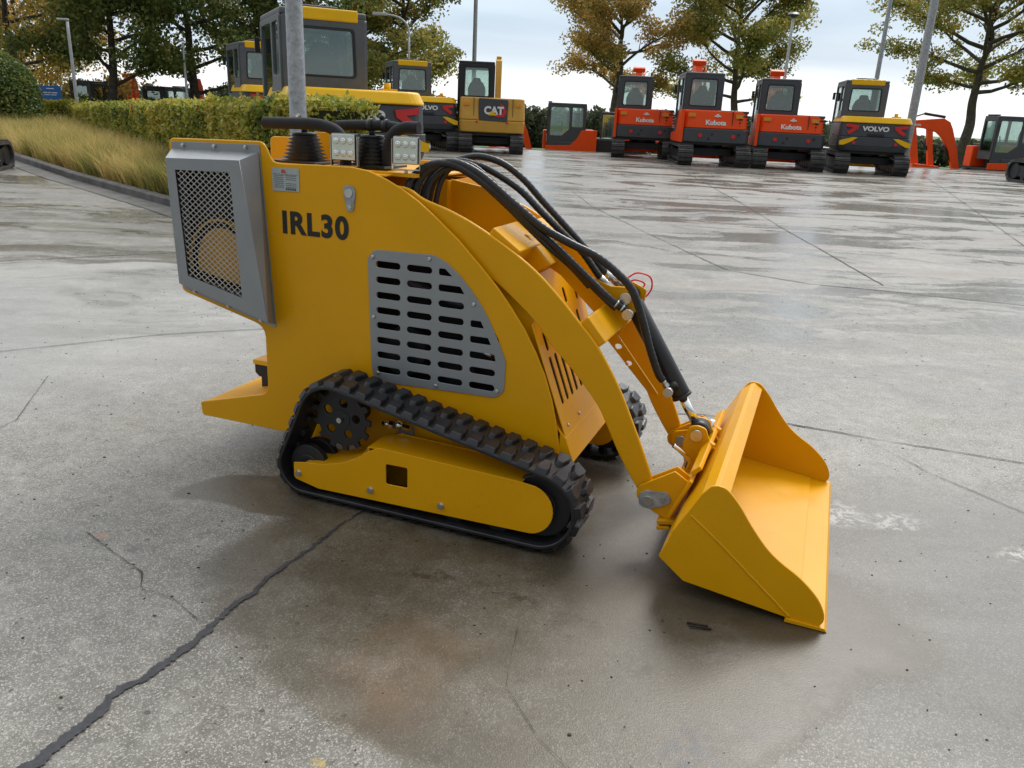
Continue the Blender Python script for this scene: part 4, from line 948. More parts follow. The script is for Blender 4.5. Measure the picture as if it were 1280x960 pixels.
def grass():
    # blades between kerb and hedge
    kp = [Vector(p) for p in KP]; n = 0; base = []
    def kx(y):
        for a, b in zip(KP, KP[1:]):
            if a[1] <= y <= b[1]: return a[0]+(b[0]-a[0])*(y-a[1])/(b[1]-a[1])
        return KP[-1][0]
    def hx(y):
        if y < HB[1]: return -1.5
        return HA[0]+(HB[0]-HA[0])*(HA[1]-y)/(HA[1]-HB[1]) if y < HA[1] else HA[0]
    pts = []
    while len(pts) < 5200:
        y = 7.1+18*rng.random()**1.15; x0, x1 = kx(y)+.30, hx(y)-.02
        if x1 <= x0: continue
        x = x0+(x1-x0)*rng.random(); pts.append((x, y))
    B = []; H = []; Wd = []; D = []
    for (x, y) in pts:
        k = 16; th = rng.uniform(0, 2*PI, k); r = rng.random(k)*.07; hgt = rng.uniform(.26,.52)*(1.1 if y > 12 else 1)
        B.append(np.stack([x+r*np.cos(th), y+r*np.sin(th), np.full(k, zg(x, y)+.04)], 1)); H.append(hgt*rng.uniform(.6,1.15,k)); D.append(np.stack([np.cos(th), np.sin(th)], 1)*(rng.uniform(.15,.75,k))[:, None])
    B = np.concatenate(B); H = np.concatenate(H); D = np.concatenate(D); n = len(B)
    wd = rng.uniform(.003,.0075,n); s = rng.normal(size=(n,2)); s /= np.linalg.norm(s, axis=1)[:, None]; s = s*wd[:, None]
    D[:, 0] += -.06
    v = np.zeros((n,5,3)); v[:,0] = B; v[:,1] = B; v[:,0,:2] -= s; v[:,1,:2] += s
    mid_ = B.copy(); mid_[:, :2] += D*H[:,None]*.35; mid_[:, 2] += H*.62; v[:,2] = mid_; v[:,3] = mid_; v[:,2,:2] += s*.8; v[:,3,:2] -= s*.8
    tp = B.copy(); tp[:, :2] += D*H[:,None]*1.0; tp[:, 2] += H; v[:,4] = tp
    me = bpy.data.meshes.new('ornamental_grass'); me.vertices.add(5*n); me.vertices.foreach_set('co', v.astype(np.float32).ravel())
    idx = (np.arange(n)*5)[:, None]; lp = np.concatenate([idx+np.array([0,1,2,3]), idx+np.array([3,2,4])], 1).ravel().astype(np.int32)
    me.loops.add(len(lp)); me.loops.foreach_set('vertex_index', lp); me.polygons.add(2*n)
    st = np.stack([np.arange(n)*7, np.arange(n)*7+4], 1).ravel().astype(np.int32); me.polygons.foreach_set('loop_start', st); me.polygons.foreach_set('loop_total', np.tile([4,3], n).astype(np.int32))
    me.update(); me.validate(); me.materials.append(M['grass'])
    o = link(bpy.data.objects.new('ornamental_grass', me)); tag(o, 'dry tan ornamental grass filling the bed beside the kerb', 'grass', kind='stuff')
grass()

# ------------------------------------------------------------------ posts and signs
def lamp_post(x, y, z, h, r0, r1, label, head='none', grp='slim lighting columns around the yard', lean=(0, 0), mat='galv'):
    t = empty('lamp_post', (x, y, z)); tag(t, label, 'lamp post', grp)
    top = Vector((lean[0]*h, lean[1]*h, h))
    MB().tube([Vector((0,0,0)).lerp(top, i/8) for i in range(9)], [r0+(r1-r0)*i/8 for i in range(9)], 16).build('pole', M[mat], t)
    MB().ring((0,0,0), (0,0,1), r0*2.2, r0*2.0, .02, 16).build('base_plate', M[mat], t)
    if head == 'arm':
        MB().tube(catmull([top, top+Vector((-.05,0,.35)), top+Vector((-.35,0,.60)), top+Vector((-.8,0,.68))], 6), r1*.9, 8).build('lamp_arm', M[mat], t)
        MB().obox(top+Vector((-1.0,0,.68)), (1,0,0), (0,1,0), (0,0,1), .25, .10, .05).build('lamp_head', M['lampwhite'], t, .02)
    if head == 'cap':
        MB().ring(top, (0,0,1), r1*1.2, .22, .12, 16).ring(top+Vector((0,0,.12)), (0,0,1), .22, .16, .08, 16).build('lamp_head', M['dgrey'], t)
    if head == 'flat':
        MB().obox(top+Vector((-.12,0,.05)), (1,0,0), (0,1,0), (0,0,1), .16, .06, .03).build('lamp_head', M['lampwhite'], t, .02)
    return t
lamp_post(-2.10,7.8,.06,6.2,.082,.066,'thick mottled galvanised post rising from the hedge behind the loader')
lamp_post(-2.15,35,-.8,12,.10,.06,'thin grey lighting column behind the ochre excavator', 'arm')
lamp_post(11.85,26.0,.2,12,.13,.09,'thick leaning galvanised lighting column in front of the sparse oak', 'arm')
lamp_post(12.6,31,-.6,10.5,.095,.05,'thinner lighting column just left of the thick leaning one', 'arm')
lamp_post(-13.3,25,.2,3.1,.055,.04,'white lighting column with small flat head over the blue sign', 'flat', mat='lampwhite')
lamp_post(9.9,33,-.7,5.9,.07,.05,'short white column with dark cap head beside the broad oak', 'cap', mat='lampwhite')
lamp_post(-4.12,30,-.6,4.3,.05,.035,'pale curved arm lamp above the smallest yellow cab', 'arm', mat='lampwhite')
lamp_post(-11.4,28.5,-.5,3.6,.045,.035,'faint short grey column between the dense trees', 'flat', mat='lampwhite')
sg_ = empty('information_sign', (-14.62,26,.22)); tag(sg_, 'small blue information board with white writing behind the low hedge', 'sign'); sg_.rotation_euler = (0,0,R(12))
MB().box(-.30,.30,-.02,.02,.86,1.32).build('sign_panel', M['signblue'], sg_, .006)
mb = MB(); mb.box(-.10,.12,-.026,-.021,1.22,1.245); 
for x0, x1 in ((-.20,-.08),(-.06,.02),(.04,.20)): mb.box(x0,x1,-.026,-.021,1.10,1.125)
for x0, x1 in ((-.18,-.02),(0,.17)): mb.box(x0,x1,-.026,-.021,1.04,1.06)
mb.build('sign_print', M['white'], sg_)
for x in (-.24,.24): MB().cyl((x,.03,0),(x,.03,1.3),.02,8).build('sign_post', M['galv'], sg_)

# ------------------------------------------------------------------ excavators
def beam(poly, x0, x1): return MB().prism(poly, x0, x1, 'yz')
def rplan(hw, yb, yf, r=.35, n=8):          # plan outline with rounded rear corners
    return fillet([(-hw, yf, .05), (-hw, yb, r), (hw, yb, r), (hw, yf, .05)], n=n)
def slab(plan0, plan1, z0, z1):             # loft between two plan outlines with the same count
    n = len(plan0); vs = [(x, y, z0) for x, y in plan0]+[(x, y, z1) for x, y in plan1]
    return MB().add(vs, [tuple(range(n-1,-1,-1)), tuple(range(n, 2*n))]+[(i, (i+1) % n, n+(i+1) % n, n+i) for i in range(n)])
def volvo_letters(parent, cx, z, size, y, mat):
    return text('lettering', 'VOLVO', size, mat, frame_matrix((cx+.0, y, z), (1,0,0), (0,0,1)), parent, size*.045, .004, sx=1.25, align='CENTER')
def excavator(style, x, y, z, rot, sc, label, group, boom='fold', bh=1., hsc=1., house=0., tracks=True, blade=True, cabh=1.0, openw=True):
    root = empty('excavator', (x, y, z), rot, sc); tag(root, label, 'excavator', group)
    body = {'k': M['orange'], 'v': M['vyellow'], 'c': M['cyellow']}[style]; cabm = {'k': M['dgrey'], 'v': M['mgrey'], 'c': M['black']}[style]
    # tracks
    P, Lh = hull_path([(0,-1.02,0.)]) if False else (None, None)
    for sx in (-1, 1):
        x0, x1 = (.58, .98) if sx > 0 else (-.98, -.58)
        P, Lh = hull_path([(-1.0,.27,.25),(1.0,.27,.25)], 96)
        n = len(P); mb = MB(); vs = []
        for p in P:
            c = Vector((0, .27)); 
        F = path_frames(P)
        for (p, t, nn) in F:
            for (xx, h) in ((x0,0),(x1,0),(x1,-.04),(x0,-.04)): q = p+nn*h; vs.append((xx, q.x, q.y))
        mb.add(vs, [(i*4+k, i*4+(k+1) % 4, ((i+1) % n)*4+(k+1) % 4, ((i+1) % n)*4+k) for i in range(n) for k in range(4)])
        for i in range(0, n, 2):
            p, t, nn = F[i]; q = p+nn*.014
            mb.obox(((x0+x1)/2, q.x, q.y), (1,0,0), (0,t.x,t.y), (0,nn.x,nn.y), .20, .050, .016)
            q = p+nn*.034; mb.obox(((x0+x1)/2, q.x, q.y), (1,0,0), (0,t.x,t.y), (0,nn.x,nn.y), .195, .012, .016)
        tk = mb.build('crawler_track', M['trackpad'], root)
        mf = MB(); mf.box(x0+.06,x1-.06,-.85,.85,.14,.40)
        mf.cyl((x0+.05,1.0,.27),(x1-.05,1.0,.27),.20,20); mf.cyl((x0+.05,-1.0,.27),(x1-.05,-1.0,.27),.20,20)
        for k in range(5): yy = -.6+.3*k; mf.cyl((x0+.05,yy,.12),(x1-.05,yy,.12),.075,12)
        mf.build('track_frame', M['black'], tk)
    MB().box(-.58,.58,-.55,.55,.26,.46).cyl((0,0,.45),(0,0,.60),.42,28).build('undercarriage', M['black'], root, .01)
    if blade:
        bl = MB().prism([(1.42,.10),(1.50,.12),(1.46,.30),(1.52,.48),(1.47,.48),(1.40,.30)], -.98, .98, 'yz'); bl.box(-.5,-.4,.6,1.43,.2,.3); bl.box(.4,.5,.6,1.43,.2,.3)
        bl.build('dozer_blade', body if style != 'c' else M['black'], root, .006)
    # house group turned by `house`
    hs = empty('house'); hs.parent = root; hs.rotation_euler = (0,0,house); hs.scale = (hsc,)*3
    if style == 'k':
        cw = slab(rplan(.93,-1.02,.55,.30), rplan(.95,-1.05,.55,.30), .62, .66); cw = slab(rplan(.95,-1.05,.60,.32), rplan(.95,-1.05,.60,.32), .62, .98).build('counterweight', M['dgrey'], hs, .02)
        MB().box(-.88,.88,-.95,1.0,.55,.64).build('swing_frame', M['black'], hs, .01)
        ec = slab(rplan(.90,-1.0,.35,.30), rplan(.86,-.93,.35,.26), .985, 1.46).build('engine_cover', body, hs, .03, 3)
        MB().box(.10,.86,-.92,.9,1.40,1.475).build('cover_top', M['dgrey'], hs, .02)
        MB().box(.30,.88,.3,1.1,.64,1.38).build('side_cover', body, hs, .03)
        MB().prism([(-1.0,.60),(1.02,.60),(1.02,.82),(.05,.86),(-.20,1.10),(-.38,1.44),(-1.0,1.46)], -.965, -.88, 'yz').build('side_skirt', body, hs, .01)
        for s_ in (-.42,.48):
            MB().cyl((s_,-1.05,.80+0),(s_,-1.072,.80),.055,18).build('reflector', M['red'], cw)
        for (a, b) in ((-.10,.84),(-.18,.72),(.62,.85)): MB().cyl((a,-1.045,b),(a,-1.058,b),.035,14).build('port_hole', M['black'], cw)
        for s_ in (-.68,.60): MB().box(s_-.10,s_+.10,-.995,-.968,1.28,1.38).build('warning_label', M['amber'], ec)
        MB().box(.42,.435,-.985,-.30,1.0,1.45).build('panel_gap', M['black'], ec)
        text('lettering', 'Kubota', .17, M['white'], frame_matrix((-.02,-.992,1.09), (1,0,0), (0,.14,1)), ec, .006, .003, sx=1.1, align='CENTER')
        MB().cyl((.02,-.955,1.33),(.02,-.975,1.325),.045,18).obox((.02,-.97,1.315),(1,0,0),(0,1,0),(0,0,1),.085,.008,.018).build('emblem', M['white'], ec)
        for k in range(4):
            zz = 1.08+.085*k; MB().obox((.86,-.66,zz),(0,1,0),(1,0,0),(0,0,1),.20,.05,.022).build('louvre', M['black'], ec)
            MB().obox((.70,-.90,zz),(.75,.42,0),(-.42,.75,0),(0,0,1),.13,.05,.018).build('louvre', M['black'], ec)
        cx0, cx1, cy0, cy1, cz0, cz1 = -.88,.14,-.52,.95,1.44,2.44
    elif style == 'v':
        slab(rplan(.96,-1.10,.60,.36), rplan(.97,-1.12,.60,.36), .64, .78)
        cw = slab(rplan(.93,-1.06,.60,.34), rplan(.97,-1.12,.60,.34), .62, .76).build('counterweight', M['dgrey'], hs, .02)
        slab(rplan(.97,-1.12,.60,.34), rplan(.97,-1.12,.60,.34), .763, 1.00).build('counterweight_band', M['dgrey'], cw, .01)
        ec = slab(rplan(.955,-1.08,.45,.34), rplan(.94,-1.05,.45,.32), 1.003, 1.37).build('engine_cover', M['dgrey'], hs, .02)
        slab(rplan(.97,-1.09,.50,.34), rplan(.90,-1.00,.50,.30), 1.373, 1.54).build('cover_top', body, hs, .03, 3)
        MB().box(.30,.955,.3,1.15,.70,1.36).build('side_cover', body, hs, .03)
        MB().box(-.88,.88,-.9,1.0,.54,.62).build('swing_frame', M['black'], hs, .01)
        for sx in (-1, 1):
            # chevron tail lights and yellow corner flashes
            def cv(pts, nm, mt, yy, parent):
                MB().prism([(sx*a, b) for a, b in pts], yy-.012, yy+.05, 'xz').build(nm, mt, parent)
            cv([(.46,1.30),(.80,1.34),(.80,1.26),(.62,1.235),(.78,1.12),(.70,1.06),(.48,1.21)], 'tail_light', M['red'], -1.08, ec)
            cv([(.46,.985),(.60,.985),(.93,.88),(.93,.77),(.82,.77),(.62,.87)], 'corner_flash', body, -1.115 if False else -1.125, cw)
            MB().cyl((sx*.55,-1.12,.84),(sx*.55,-1.142,.84),.045,16).build('reflector', M['red'], cw)
        volvo_letters(ec, -.02, 1.17, .165, -1.086, M['white'])
        MB().box(-.22,.22,-1.10,-1.06,1.03,1.10).build('grab_handle', M['black'], ec, .01)
        MB().cyl((.62,-.2,1.54),(.62,-.2,1.66),.05,12).box(.52,.74,-.3,-.12,1.54,1.58).build('filler_cap', body, hs)
        cx0, cx1, cy0, cy1, cz0, cz1 = -.90,.20,-.58,.95,1.46,2.50
    else:
        cw = slab(rplan(.98,-1.10,.60,.26), rplan(1.0,-1.14,.60,.26), .60, .95).build('counterweight', body, hs, .04, 3)
        ec = slab(rplan(1.0,-1.14,.60,.26), rplan(.97,-1.08,.60,.22), .953, 1.60).build('engine_cover', body, hs, .05, 3)
        MB().box(-.9,.9,-.95,1.0,.50,.60).build('swing_frame', M['black'], hs, .01)
        plate('badge_panel', fillet([(-.40,.96,.06),(-.42,1.58,.06),(.48,1.56,.06),(.46,.92,.06)]), [], .03, M['dgrey'], XZ(-1.135), ec, .005)
        plate('emblem', [( .10,1.06),(.36,1.06),(.44,1.22),(.34,1.40),(.22,1.44),(.34,1.22),(.26,1.14),(.06,1.12)], [], .01, M['red'], XZ(-1.158), ec, .002)
        text('lettering', 'CAT', .30, M['white'], frame_matrix((-.24,-1.165,1.14), (1,0,0), (0,0,1)), ec, .014, .004, sx=.98)
        plate('emblem', [(-.12,1.10),(.14,1.10),(.01,1.25)], [], .008, M['vyellow'], XZ(-1.174), ec, .001)
        for sx in (-.55,.62): MB().box(sx-.006,sx+.006,-1.13,-.6,.96,1.59).build('panel_gap', M['black'], ec)
        for sx in (-.78,.78): MB().box(sx-.09,sx+.09,-1.128,-1.10,1.36,1.44).build('warning_label', M['amber'], ec)
        for sx in (-.46,.46): MB().cyl((sx,-1.13,.90),(sx,-1.152,.90),.035,14).build('reflector', M['red'], cw)
        MB().tube([(-1.05,-.75,1.2),(-1.05,-.75,2.1),(-1.0,-.4,2.2)], .018, 8).build('handrail', M['black'], hs)
        cx0, cx1, cy0, cy1, cz0, cz1 = -1.02,.02,-.72,.80,1.50,2.62
    # cab: roof, four walls with window openings, glazing, seat
    cz1 = cz0+(cz1-cz0)*cabh
    tp = .05; cab = MB().box(cx0-.02,cx1+.02,cy0-.02,cy1+.02,cz1-.09,cz1).build('cab', cabm, hs, .03, 3)
    if style == 'v': MB().box(cx0+.12,cx1-.10,cy0-.045,cy0+.3,cz1-.13,cz1+.02).build('roof_band', body, cab, .02); MB().box(cx0+.3,cx1-.3,cy0+.2,cy0+.6,cz1,cz1+.07).build('roof_lamp', M['dgrey'], cab, .02)
    if style == 'k': MB().box(cx0+.2,cx1-.15,cy1-.12,cy1+.02,cz1,cz1+.05).build('roof_lamp', M['black'], cab, .01)
    def wall(nm, outline, win, mtx):
        w = plate(nm, fillet([(*p,.05) for p in outline]), [fillet([(*p,.06) for p in win])], .06, cabm, mtx, cab, .008)
        plate('window', fillet([(*p,.06) for p in [(a, b) for a, b in win]]), [], .006, M['glass'], mtx, w, .001)
        plate('window_seal', fillet([(*p,.06) for p in win]), [fillet([(p[0]+(.025 if p[0] < sum(q[0] for q in win)/len(win) else -.025), p[1]+(.025 if p[1] < sum(q[1] for q in win)/len(win) else -.025), .05) for p in win])], .07, M['black'], mtx, w, .002)
    zt_ = cz1-.08; wb = cz0+(.22 if style == 'v' else .12)
    wall('cab_rear', [(cx0,cz0-.5),(cx0,zt_),(cx1,zt_),(cx1,cz0-.5)], [(cx0+.13,wb),(cx0+.15,zt_-(.13 if style=='v' else .08)),(cx1-.15,zt_-(.13 if style=='v' else .08)),(cx1-.13,wb)], XZ(cy0))
    wall('cab_front', [(cx0,cz0-.5),(cx0,zt_),(cx1,zt_),(cx1,cz0-.5)], [(cx0+.09,wb-.35),(cx0+.11,zt_-.08),(cx1-.11,zt_-.08),(cx1-.09,wb-.35)], XZ(cy1))
    fy = cy1+.02
    for xs_, nm in ((cx0,'cab_door'),(cx1,'cab_side')):
        mtx = YZ(xs_); ym = cy0+(cy1-cy0)*.40
        w = plate(nm, fillet([(cy0,cz0-.7 if xs_ == cx0 else cz0-.3,.03),(cy0,zt_,.05),(cy1,zt_,.05),(cy1,cz0-.7 if xs_ == cx0 else cz0-.3,.03)]),
                  [fillet([(cy0+.10,wb,.06),(cy0+.12,zt_-.08,.06),(ym-.05,zt_-.08,.06),(ym-.05,wb,.06)]), fillet([(ym+.05,wb-.1,.06),(ym+.05,zt_-.08,.06),(cy1-.10,zt_-.08,.06),(cy1-.08,wb-.35,.06),(ym+.35,wb-.35,.06)])], .06, cabm, mtx, cab, .008)
        plate('window', [(cy0+.09,wb-.01),(cy0+.09,zt_-.07),(ym-.04,zt_-.07),(ym-.04,wb-.01)], [], .006, M['glass'], mtx, w, .001)
        plate('window', [(ym+.04,wb-.1),(ym+.04,zt_-.07),(cy1-.09,zt_-.07),(cy1-.07,wb-.35),(ym+.3,wb-.36)], [], .006, M['glass'], mtx, w, .001)
    cxm = (cx0+cx1)/2
    st = MB(); st.box(cxm-.26,cxm+.26,cy0+.30,cy0+.80,cz0-.18,cz0-.02); st.prism([(cxm-.25,cz0-.1),(cxm-.27,cz0+.35),(cxm-.20,cz0+.52),(cxm-.12,cz0+.56),(cxm-.11,cz0+.66),(cxm+.11,cz0+.66),(cxm+.12,cz0+.56),(cxm+.20,cz0+.52),(cxm+.27,cz0+.35),(cxm+.25,cz0-.1)], cy0+.20, cy0+.33)
    st.build('seat', M['seat'], cab, .04, 3)
    mi = MB(); mi.box(cx1-.20,cx1-.06,cy0+.4,cy1-.1,cz0-.3,cz0+.12); mi.box(cxm-.3,cxm+.3,cy1-.22,cy1-.12,cz0-.3,cz0+.1); mi.box(cx0+.05,cx1-.05,cy0+.05,cy1-.05,cz0-.5,cz0-.42); mi.cyl((cx1-.13,cy0+.85,cz0+.1),(cx1-.13,cy0+.9,cz0+.32),.02,8)
    mi.build('console', M['black'], cab)
    mr = MB().tube([(cx0-.02,cy1,zt_-.25),(cx0-.07,cy1+.03,zt_-.22)], .012, 6).obox((cx0-.08,cy1,zt_-.32),(1,0,0),(0,1,0),(0,0,1),.035,.02,.10).build('mirror', M['black'], cab)
    # boom
    bx = .22 if style != 'c' else .30
    bm_ = body if style != 'v' else M['vyellow']
    if boom == 'fold':
        up = [(1.05,.72),(1.30,1.55),(1.62,2.20),(2.00,2.62),(2.35,2.70),(2.75,2.52),(2.72,2.40),(2.36,2.50),(2.10,2.38),(1.82,2.04),(1.56,1.45),(1.30,.66)]
        b = beam(up, bx-.10, bx+.10).build('boom', bm_, hs, .01)
        beam([(2.50,2.84),(2.68,2.86),(2.86,2.5),(2.62,.95),(2.48,.95),(2.55,2.35)], bx-.08, bx+.08).build('dipper_arm', bm_, hs, .01)
        hc = MB().cyl((bx,1.5,.8),(bx,1.75,1.5),.055,14).build('hydraulic_ram', bm_, b); MB().cyl((bx,1.75,1.5),(bx,1.98,2.15),.03,12).build('piston_rod', M['chrome'], hc)
        MB().cyl((bx,1.75,2.72),(bx,2.25,2.92),.05,14).cyl((bx,2.25,2.92),(bx,2.55,2.84),.028,12).build('hydraulic_ram', bm_, b)
        MB().prism([(2.35,.95),(2.75,.95),(2.72,.55),(2.45,.30),(2.20,.38),(2.15,.60)], bx-.35, bx+.35, 'yz').build('digging_bucket', M['black'], hs, .02)
    elif boom == 'rear':
        b = beam([(.95,.72),(1.15,1.6),(1.30,2.3),(1.45,2.78),(1.70,2.86),(1.85,2.7),(1.66,2.4),(1.5,1.7),(1.3,.66)], .06, .26).build('boom', bm_, hs, .02)
        beam([(1.65,2.92),(1.85,2.95),(2.0,2.5),(1.95,.9),(1.8,.9),(1.74,2.4)], .08, .24).build('dipper_arm', bm_, hs, .01)
    elif boom == 'high':                    # folded tall, its elbow seen over the cab roof
        up = [(1.05,.72),(1.22,1.60),(1.30,2.10),(1.40,2.55),(1.60,2.86),(1.86,2.90),(2.05,2.72),(1.90,2.60),(1.74,2.62),(1.62,2.42),(1.50,1.9),(1.30,.66)]
        up = [(p, q*bh if q > 1 else q) for p, q in up]; k_ = bh
        b = beam(up, -.36, -.16).build('boom', bm_, hs, .01)
        beam([(1.76,3.02*bh),(1.93,3.04*bh),(2.10,2.5*bh),(2.02,.95),(1.88,.95),(1.82,2.5*bh)], -.34, -.18).build('dipper_arm', bm_, hs, .01)
        for dx in (-.44,-.08): MB().cyl((dx,1.28,1.5),(dx,1.34,2.35*bh),.045,12).cyl((dx,1.34,2.35*bh),(dx,1.50,2.80*bh),.026,10).build('hydraulic_ram', bm_, b)
        MB().obox((-.26,1.66,2.94*bh),(1,0,0),(0,1,.3),(0,-.3,1),.20,.10,.07).build('pivot_block', bm_, b, .02)
        MB().prism([(1.8,.95),(2.2,.95),(2.17,.55),(1.95,.30),(1.70,.38),(1.65,.60)], -.6, .1, 'yz').build('digging_bucket', M['black'], hs, .02)
    elif boom == 'out':
        up = [(1.38,.42),(1.50,.50),(1.72,1.20),(2.02,1.92),(2.16,2.16),(2.40,2.28),(3.0,2.22),(3.6,2.16),(3.6,1.94),(3.0,1.90),(2.55,1.78),(2.34,1.62),(2.02,1.15),(1.74,.48),(1.60,.36)]
        b = beam(up, .12, .32).build('boom', bm_, hs, .015)
        beam([(3.42,2.30),(3.66,2.26),(3.62,1.9),(3.22,.55),(2.98,.55),(3.22,1.5)], .13, .31).build('dipper_arm', bm_, hs, .01)
        beam([(2.74,2.0),(2.94,2.0),(2.86,1.6),(2.62,.50),(2.42,.52),(2.62,1.3)], .13, .31).build('bucket_link', bm_, hs, .01)
        MB().cyl((.22,1.80,.75),(.22,2.25,1.35),.045,12).build('hydraulic_ram', M['black'], b)
        MB().cyl((.22,1.62,.50),(.22,2.30,1.70),.055,12).build('hydraulic_ram', M['black'], b)
        MB().cyl((.22,2.35,2.33),(.22,3.10,2.42),.05,12).cyl((.22,3.10,2.42),(.22,3.52,2.26),.026,10).build('hydraulic_ram', M['black'], b)
        MB().cyl((.22,3.05,1.5),(.22,2.5,.9),.045,12).build('hydraulic_ram', M['black'], b)
        MB().prism([(2.35,.60),(3.3,.66),(3.35,.25),(3.0,.02),(2.3,.02),(2.15,.2)], -.10, .52, 'yz').build('digging_bucket', body, hs, .02)
        text('lettering', 'Kubota', .13, M['white'], frame_matrix((.325,0,0), (0,1,0), (0,0,1)) @ Matrix.Translation((2.72,2.0,0)) , b, .004, .002) if False else None
        text('lettering', 'Kubota', .12, M['white'], frame_matrix((.114,3.55,1.99), (0,-1,0), (0,0,1)), b, .004, .002)
    return root
GK = 'orange excavators in the parked row'; GV = 'yellow and grey excavators around the yard'
excavator('k', 3.86,27.2,.2, R(-6), 1.0, 'orange excavator furthest left and furthest back of the orange row, seen from behind', GK, 'high', bh=.93)
excavator('k', 5.42,24.6,.2, R(-3), 1.02, 'middle orange excavator of the row with its boom sticking up over the cab', GK, 'high', bh=.96)
excavator('k', 7.58,24.4,.2, R(-9), 1.0, 'orange excavator beside the yellow and grey one, at the right of the orange row', GK, 'high', bh=.91, cabh=.97)
excavator('v', 9.80,24.0,.2, R(-12), .98, 'yellow and dark grey excavator parked beside the leaning post, right end of the row', GV, 'none')
excavator('v', -2.50,11.5,.12, R(26), .95, 'largest looking yellow and grey excavator close behind the hedge', GV, 'none')
excavator('v', -3.20,25.8,.2, R(18), .99, 'yellow and grey excavator between the near one and the ochre one', GV, 'none')
excavator('v', -6.35,21.4,.2, R(30), 1.0, 'yellow and grey excavator half hidden behind the hedge at left', GV, 'none')
excavator('c', -1.0,26.0,.2, R(2), .98, 'ochre yellow excavator with black cab and black badge panel', None, 'rear')
excavator('k', 1.75,31.5,-.45, R(90), .92, 'orange excavator side on beyond the yard edge, right of the ochre one', 'orange excavators seen side on', 'out', blade=False)
excavator('k', 17.75,30.8,-.40, R(86), 1.0, 'orange excavator side on at the right edge with its boom reaching left', 'orange excavators seen side on', 'out', blade=False)
excavator('k', 14.55,21.9,.2, R(0), 1.08, 'excavator cut off by the right edge, only one worn track in view', None, 'none', hsc=.72, blade=False)
GR = 'orange excavators hidden behind the hedge'
excavator('k', -15.6,31,-.6, R(-20), .98, 'orange excavator behind the hedge nearest the blue sign', GR, 'high', bh=.93)
excavator('k', -13.2,31.5,-.6, R(-20), .95, 'orange excavator behind the hedge below the dense green trees', GR, 'high', bh=.93)
excavator('v', -9.22,12.9,.12, R(14), .82, 'dark tracked excavator cut off by the left edge, only its track in view', None, 'none', hsc=.66, blade=False)
# ochre boom standing behind the cab of the ochre machine
# dark machines in the background gaps
def telehandler(x, y, z, s, label):
    t = empty('wheel_loader', (x, y, z), R(80), s); tag(t, label, 'loader', 'dark machines behind the parked row')
    MB().box(-.9,.9,-1.2,1.1,.7,1.35).build('body', M['black'], t, .06)
    cb = MB().box(-.55,.55,-.5,.6,2.3,2.4).build('cab', M['dgrey'], t, .03)
    for a in (-.52,.52):
        for b_ in (-.47,.57): MB().bar((a,b_,1.3),(a*.92,b_,2.32),.07,.07).build('pillar', M['dgrey'], cb)
    MB().box(-.50,.50,-.45,.55,1.36,2.28).build('window', M['glass'], cb)
    for a in (-.85,.85):
        for b_ in (-1.1,1.0):
            w = MB().cyl((a-.18,b_,.5),(a+.18,b_,.5),.5,28).build('wheel', M['rubber'], t, .03); MB().cyl((a-.19,b_,.5),(a+.19,b_,.5),.24,20).build('rim', M['mgrey'], w, .01)
telehandler(3.45,31.5,-.60,.9,'black machine partly hidden left of the first orange excavator')
telehandler(10.4,31.8,-.60,.95,'grey cabbed machine seen through the gap beside the yellow and grey excavator')

# ------------------------------------------------------------------ world, sun, camera
w = bpy.data.worlds.new('World'); scene.world = w; w.use_nodes = True; nt = w.node_tree
bg = nt.nodes['Background']; sky = N(nt, 'ShaderNodeTexSky', sky_type='NISHITA'); sky.sun_disc = False
SUN_EL, SUN_AZ = R(48), R(28)            # azimuth from +Y towards +X
sky.sun_elevation = SUN_EL; sky.sun_rotation = SUN_AZ; sky.air_density = 1.5; sky.dust_density = 3.
tc_ = N(nt, 'ShaderNodeTexCoord'); sep = N(nt, 'ShaderNodeSeparateXYZ'); L(nt, tc_.outputs['Generated'], sep.inputs[0])
up = math_(nt, 'ADD', math_(nt, 'MAXIMUM', sep.outputs['Z'], 0.), .09)
cmb = N(nt, 'ShaderNodeCombineXYZ'); L(nt, math_(nt, 'DIVIDE', sep.outputs['X'], up), cmb.inputs[0]); L(nt, math_(nt, 'DIVIDE', sep.outputs['Y'], up), cmb.inputs[1])
cl = noise(nt, .42, 7, .52, cmb.outputs[0], .3)
grey = mixc(nt, ramp(nt, cl, [(.36, 0.), (.64, 1.)]), (4.0, 5.3, 6.9), (7.2, 8.4, 9.6))
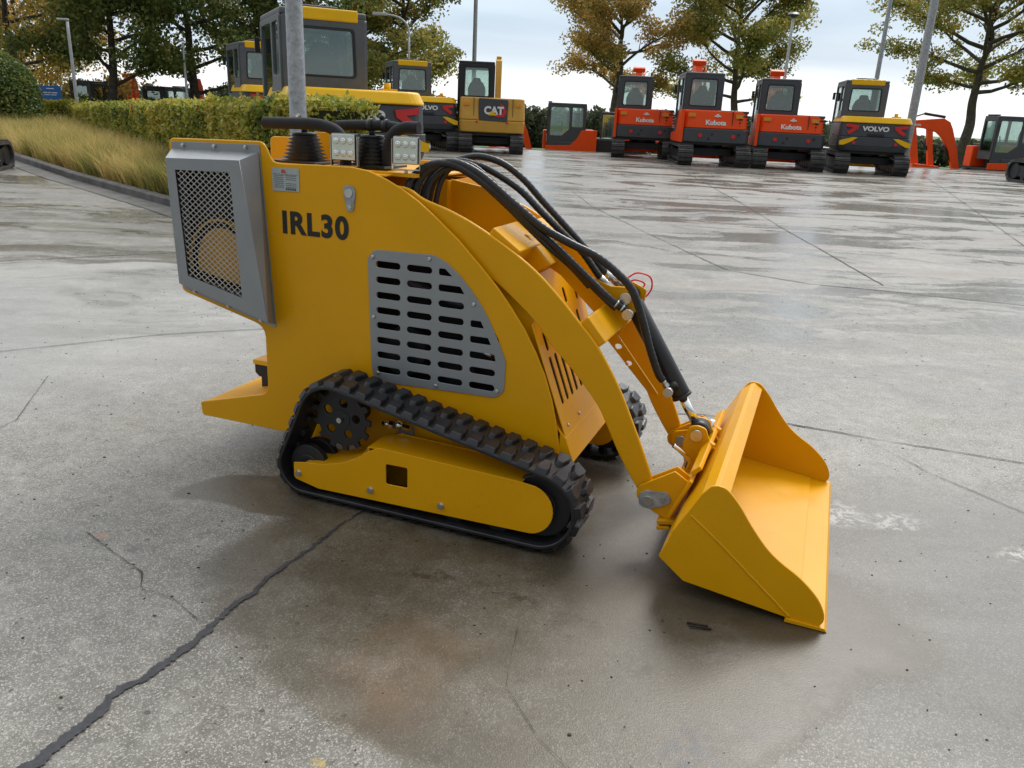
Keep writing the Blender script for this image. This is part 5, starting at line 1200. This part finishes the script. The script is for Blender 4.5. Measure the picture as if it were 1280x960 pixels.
# brighter clear band low on the horizon, heavier blue grey cloud above it
band = ramp(nt, math_(nt, 'MULTIPLY_ADD', math_(nt, 'SUBTRACT', cl, .5), .09, sep.outputs['Z']), [(.0, 1.), (.035, .95), (.062, .15), (.10, 0.)])
cloud = mixc(nt, band, grey, (10.2, 10.5, 10.7))
bank = ramp(nt, math_(nt, 'MULTIPLY_ADD', math_(nt, 'SUBTRACT', cl, .5), .07, sep.outputs['Z']), [(.045, 0.), (.075, .5), (.10, .35), (.15, 0.)])
cloud = mixc(nt, bank, cloud, (4.6, 5.7, 7.0))
hi = ramp(nt, sep.outputs['Z'], [(.12, 0.), (.5, 1.)])
cloud = mixc(nt, hi, cloud, mixc(nt, ramp(nt, cl, [(.35, 0.), (.65, 1.)]), (13., 13.6, 14.4), (19., 19.2, 19.4)))
# sky dimmed behind the viewer, added to darken the loader's near side
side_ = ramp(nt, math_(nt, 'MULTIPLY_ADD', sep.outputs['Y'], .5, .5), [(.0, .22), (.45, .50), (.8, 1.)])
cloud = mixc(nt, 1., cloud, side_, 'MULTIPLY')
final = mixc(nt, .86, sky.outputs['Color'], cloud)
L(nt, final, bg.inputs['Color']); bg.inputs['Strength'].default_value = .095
sl = bpy.data.lights.new('sun', 'SUN'); sl.energy = 1.5; sl.angle = R(22); sl.color = (1., .97, .92)
so = bpy.data.objects.new('sun', sl); link(so)
dv_ = Vector((math.sin(SUN_AZ)*math.cos(SUN_EL), math.cos(SUN_AZ)*math.cos(SUN_EL), math.sin(SUN_EL)))
so.rotation_euler = dv_.to_track_quat('Z', 'Y').to_euler()

cam = bpy.data.cameras.new('camera'); co_ = bpy.data.objects.new('camera', cam); link(co_); scene.camera = co_
cam.sensor_fit = 'HORIZONTAL'; cam.sensor_width = 36; cam.lens = 36*1000/1280; cam.clip_start = .05; cam.clip_end = 3000
X_ = Vector((0.99889733, 0.01509781, 0.04445433)); U_ = Vector((-0.04694817, 0.3212299, 0.94583678)); F_ = Vector((0, 0.94688088, -0.32158451))
co_.matrix_world = Matrix(((X_.x,U_.x,-F_.x,0),(X_.y,U_.y,-F_.y,0),(X_.z,U_.z,-F_.z,1.4),(0,0,0,1)))
scene.view_settings.view_transform = 'Standard'; scene.view_settings.look = 'None'; scene.view_settings.gamma = 1
scene.view_settings.exposure = .43; scene.view_settings.use_curve_mapping = False
scene.render.engine = 'CYCLES'; scene.render.resolution_x = 1024; scene.render.resolution_y = 768
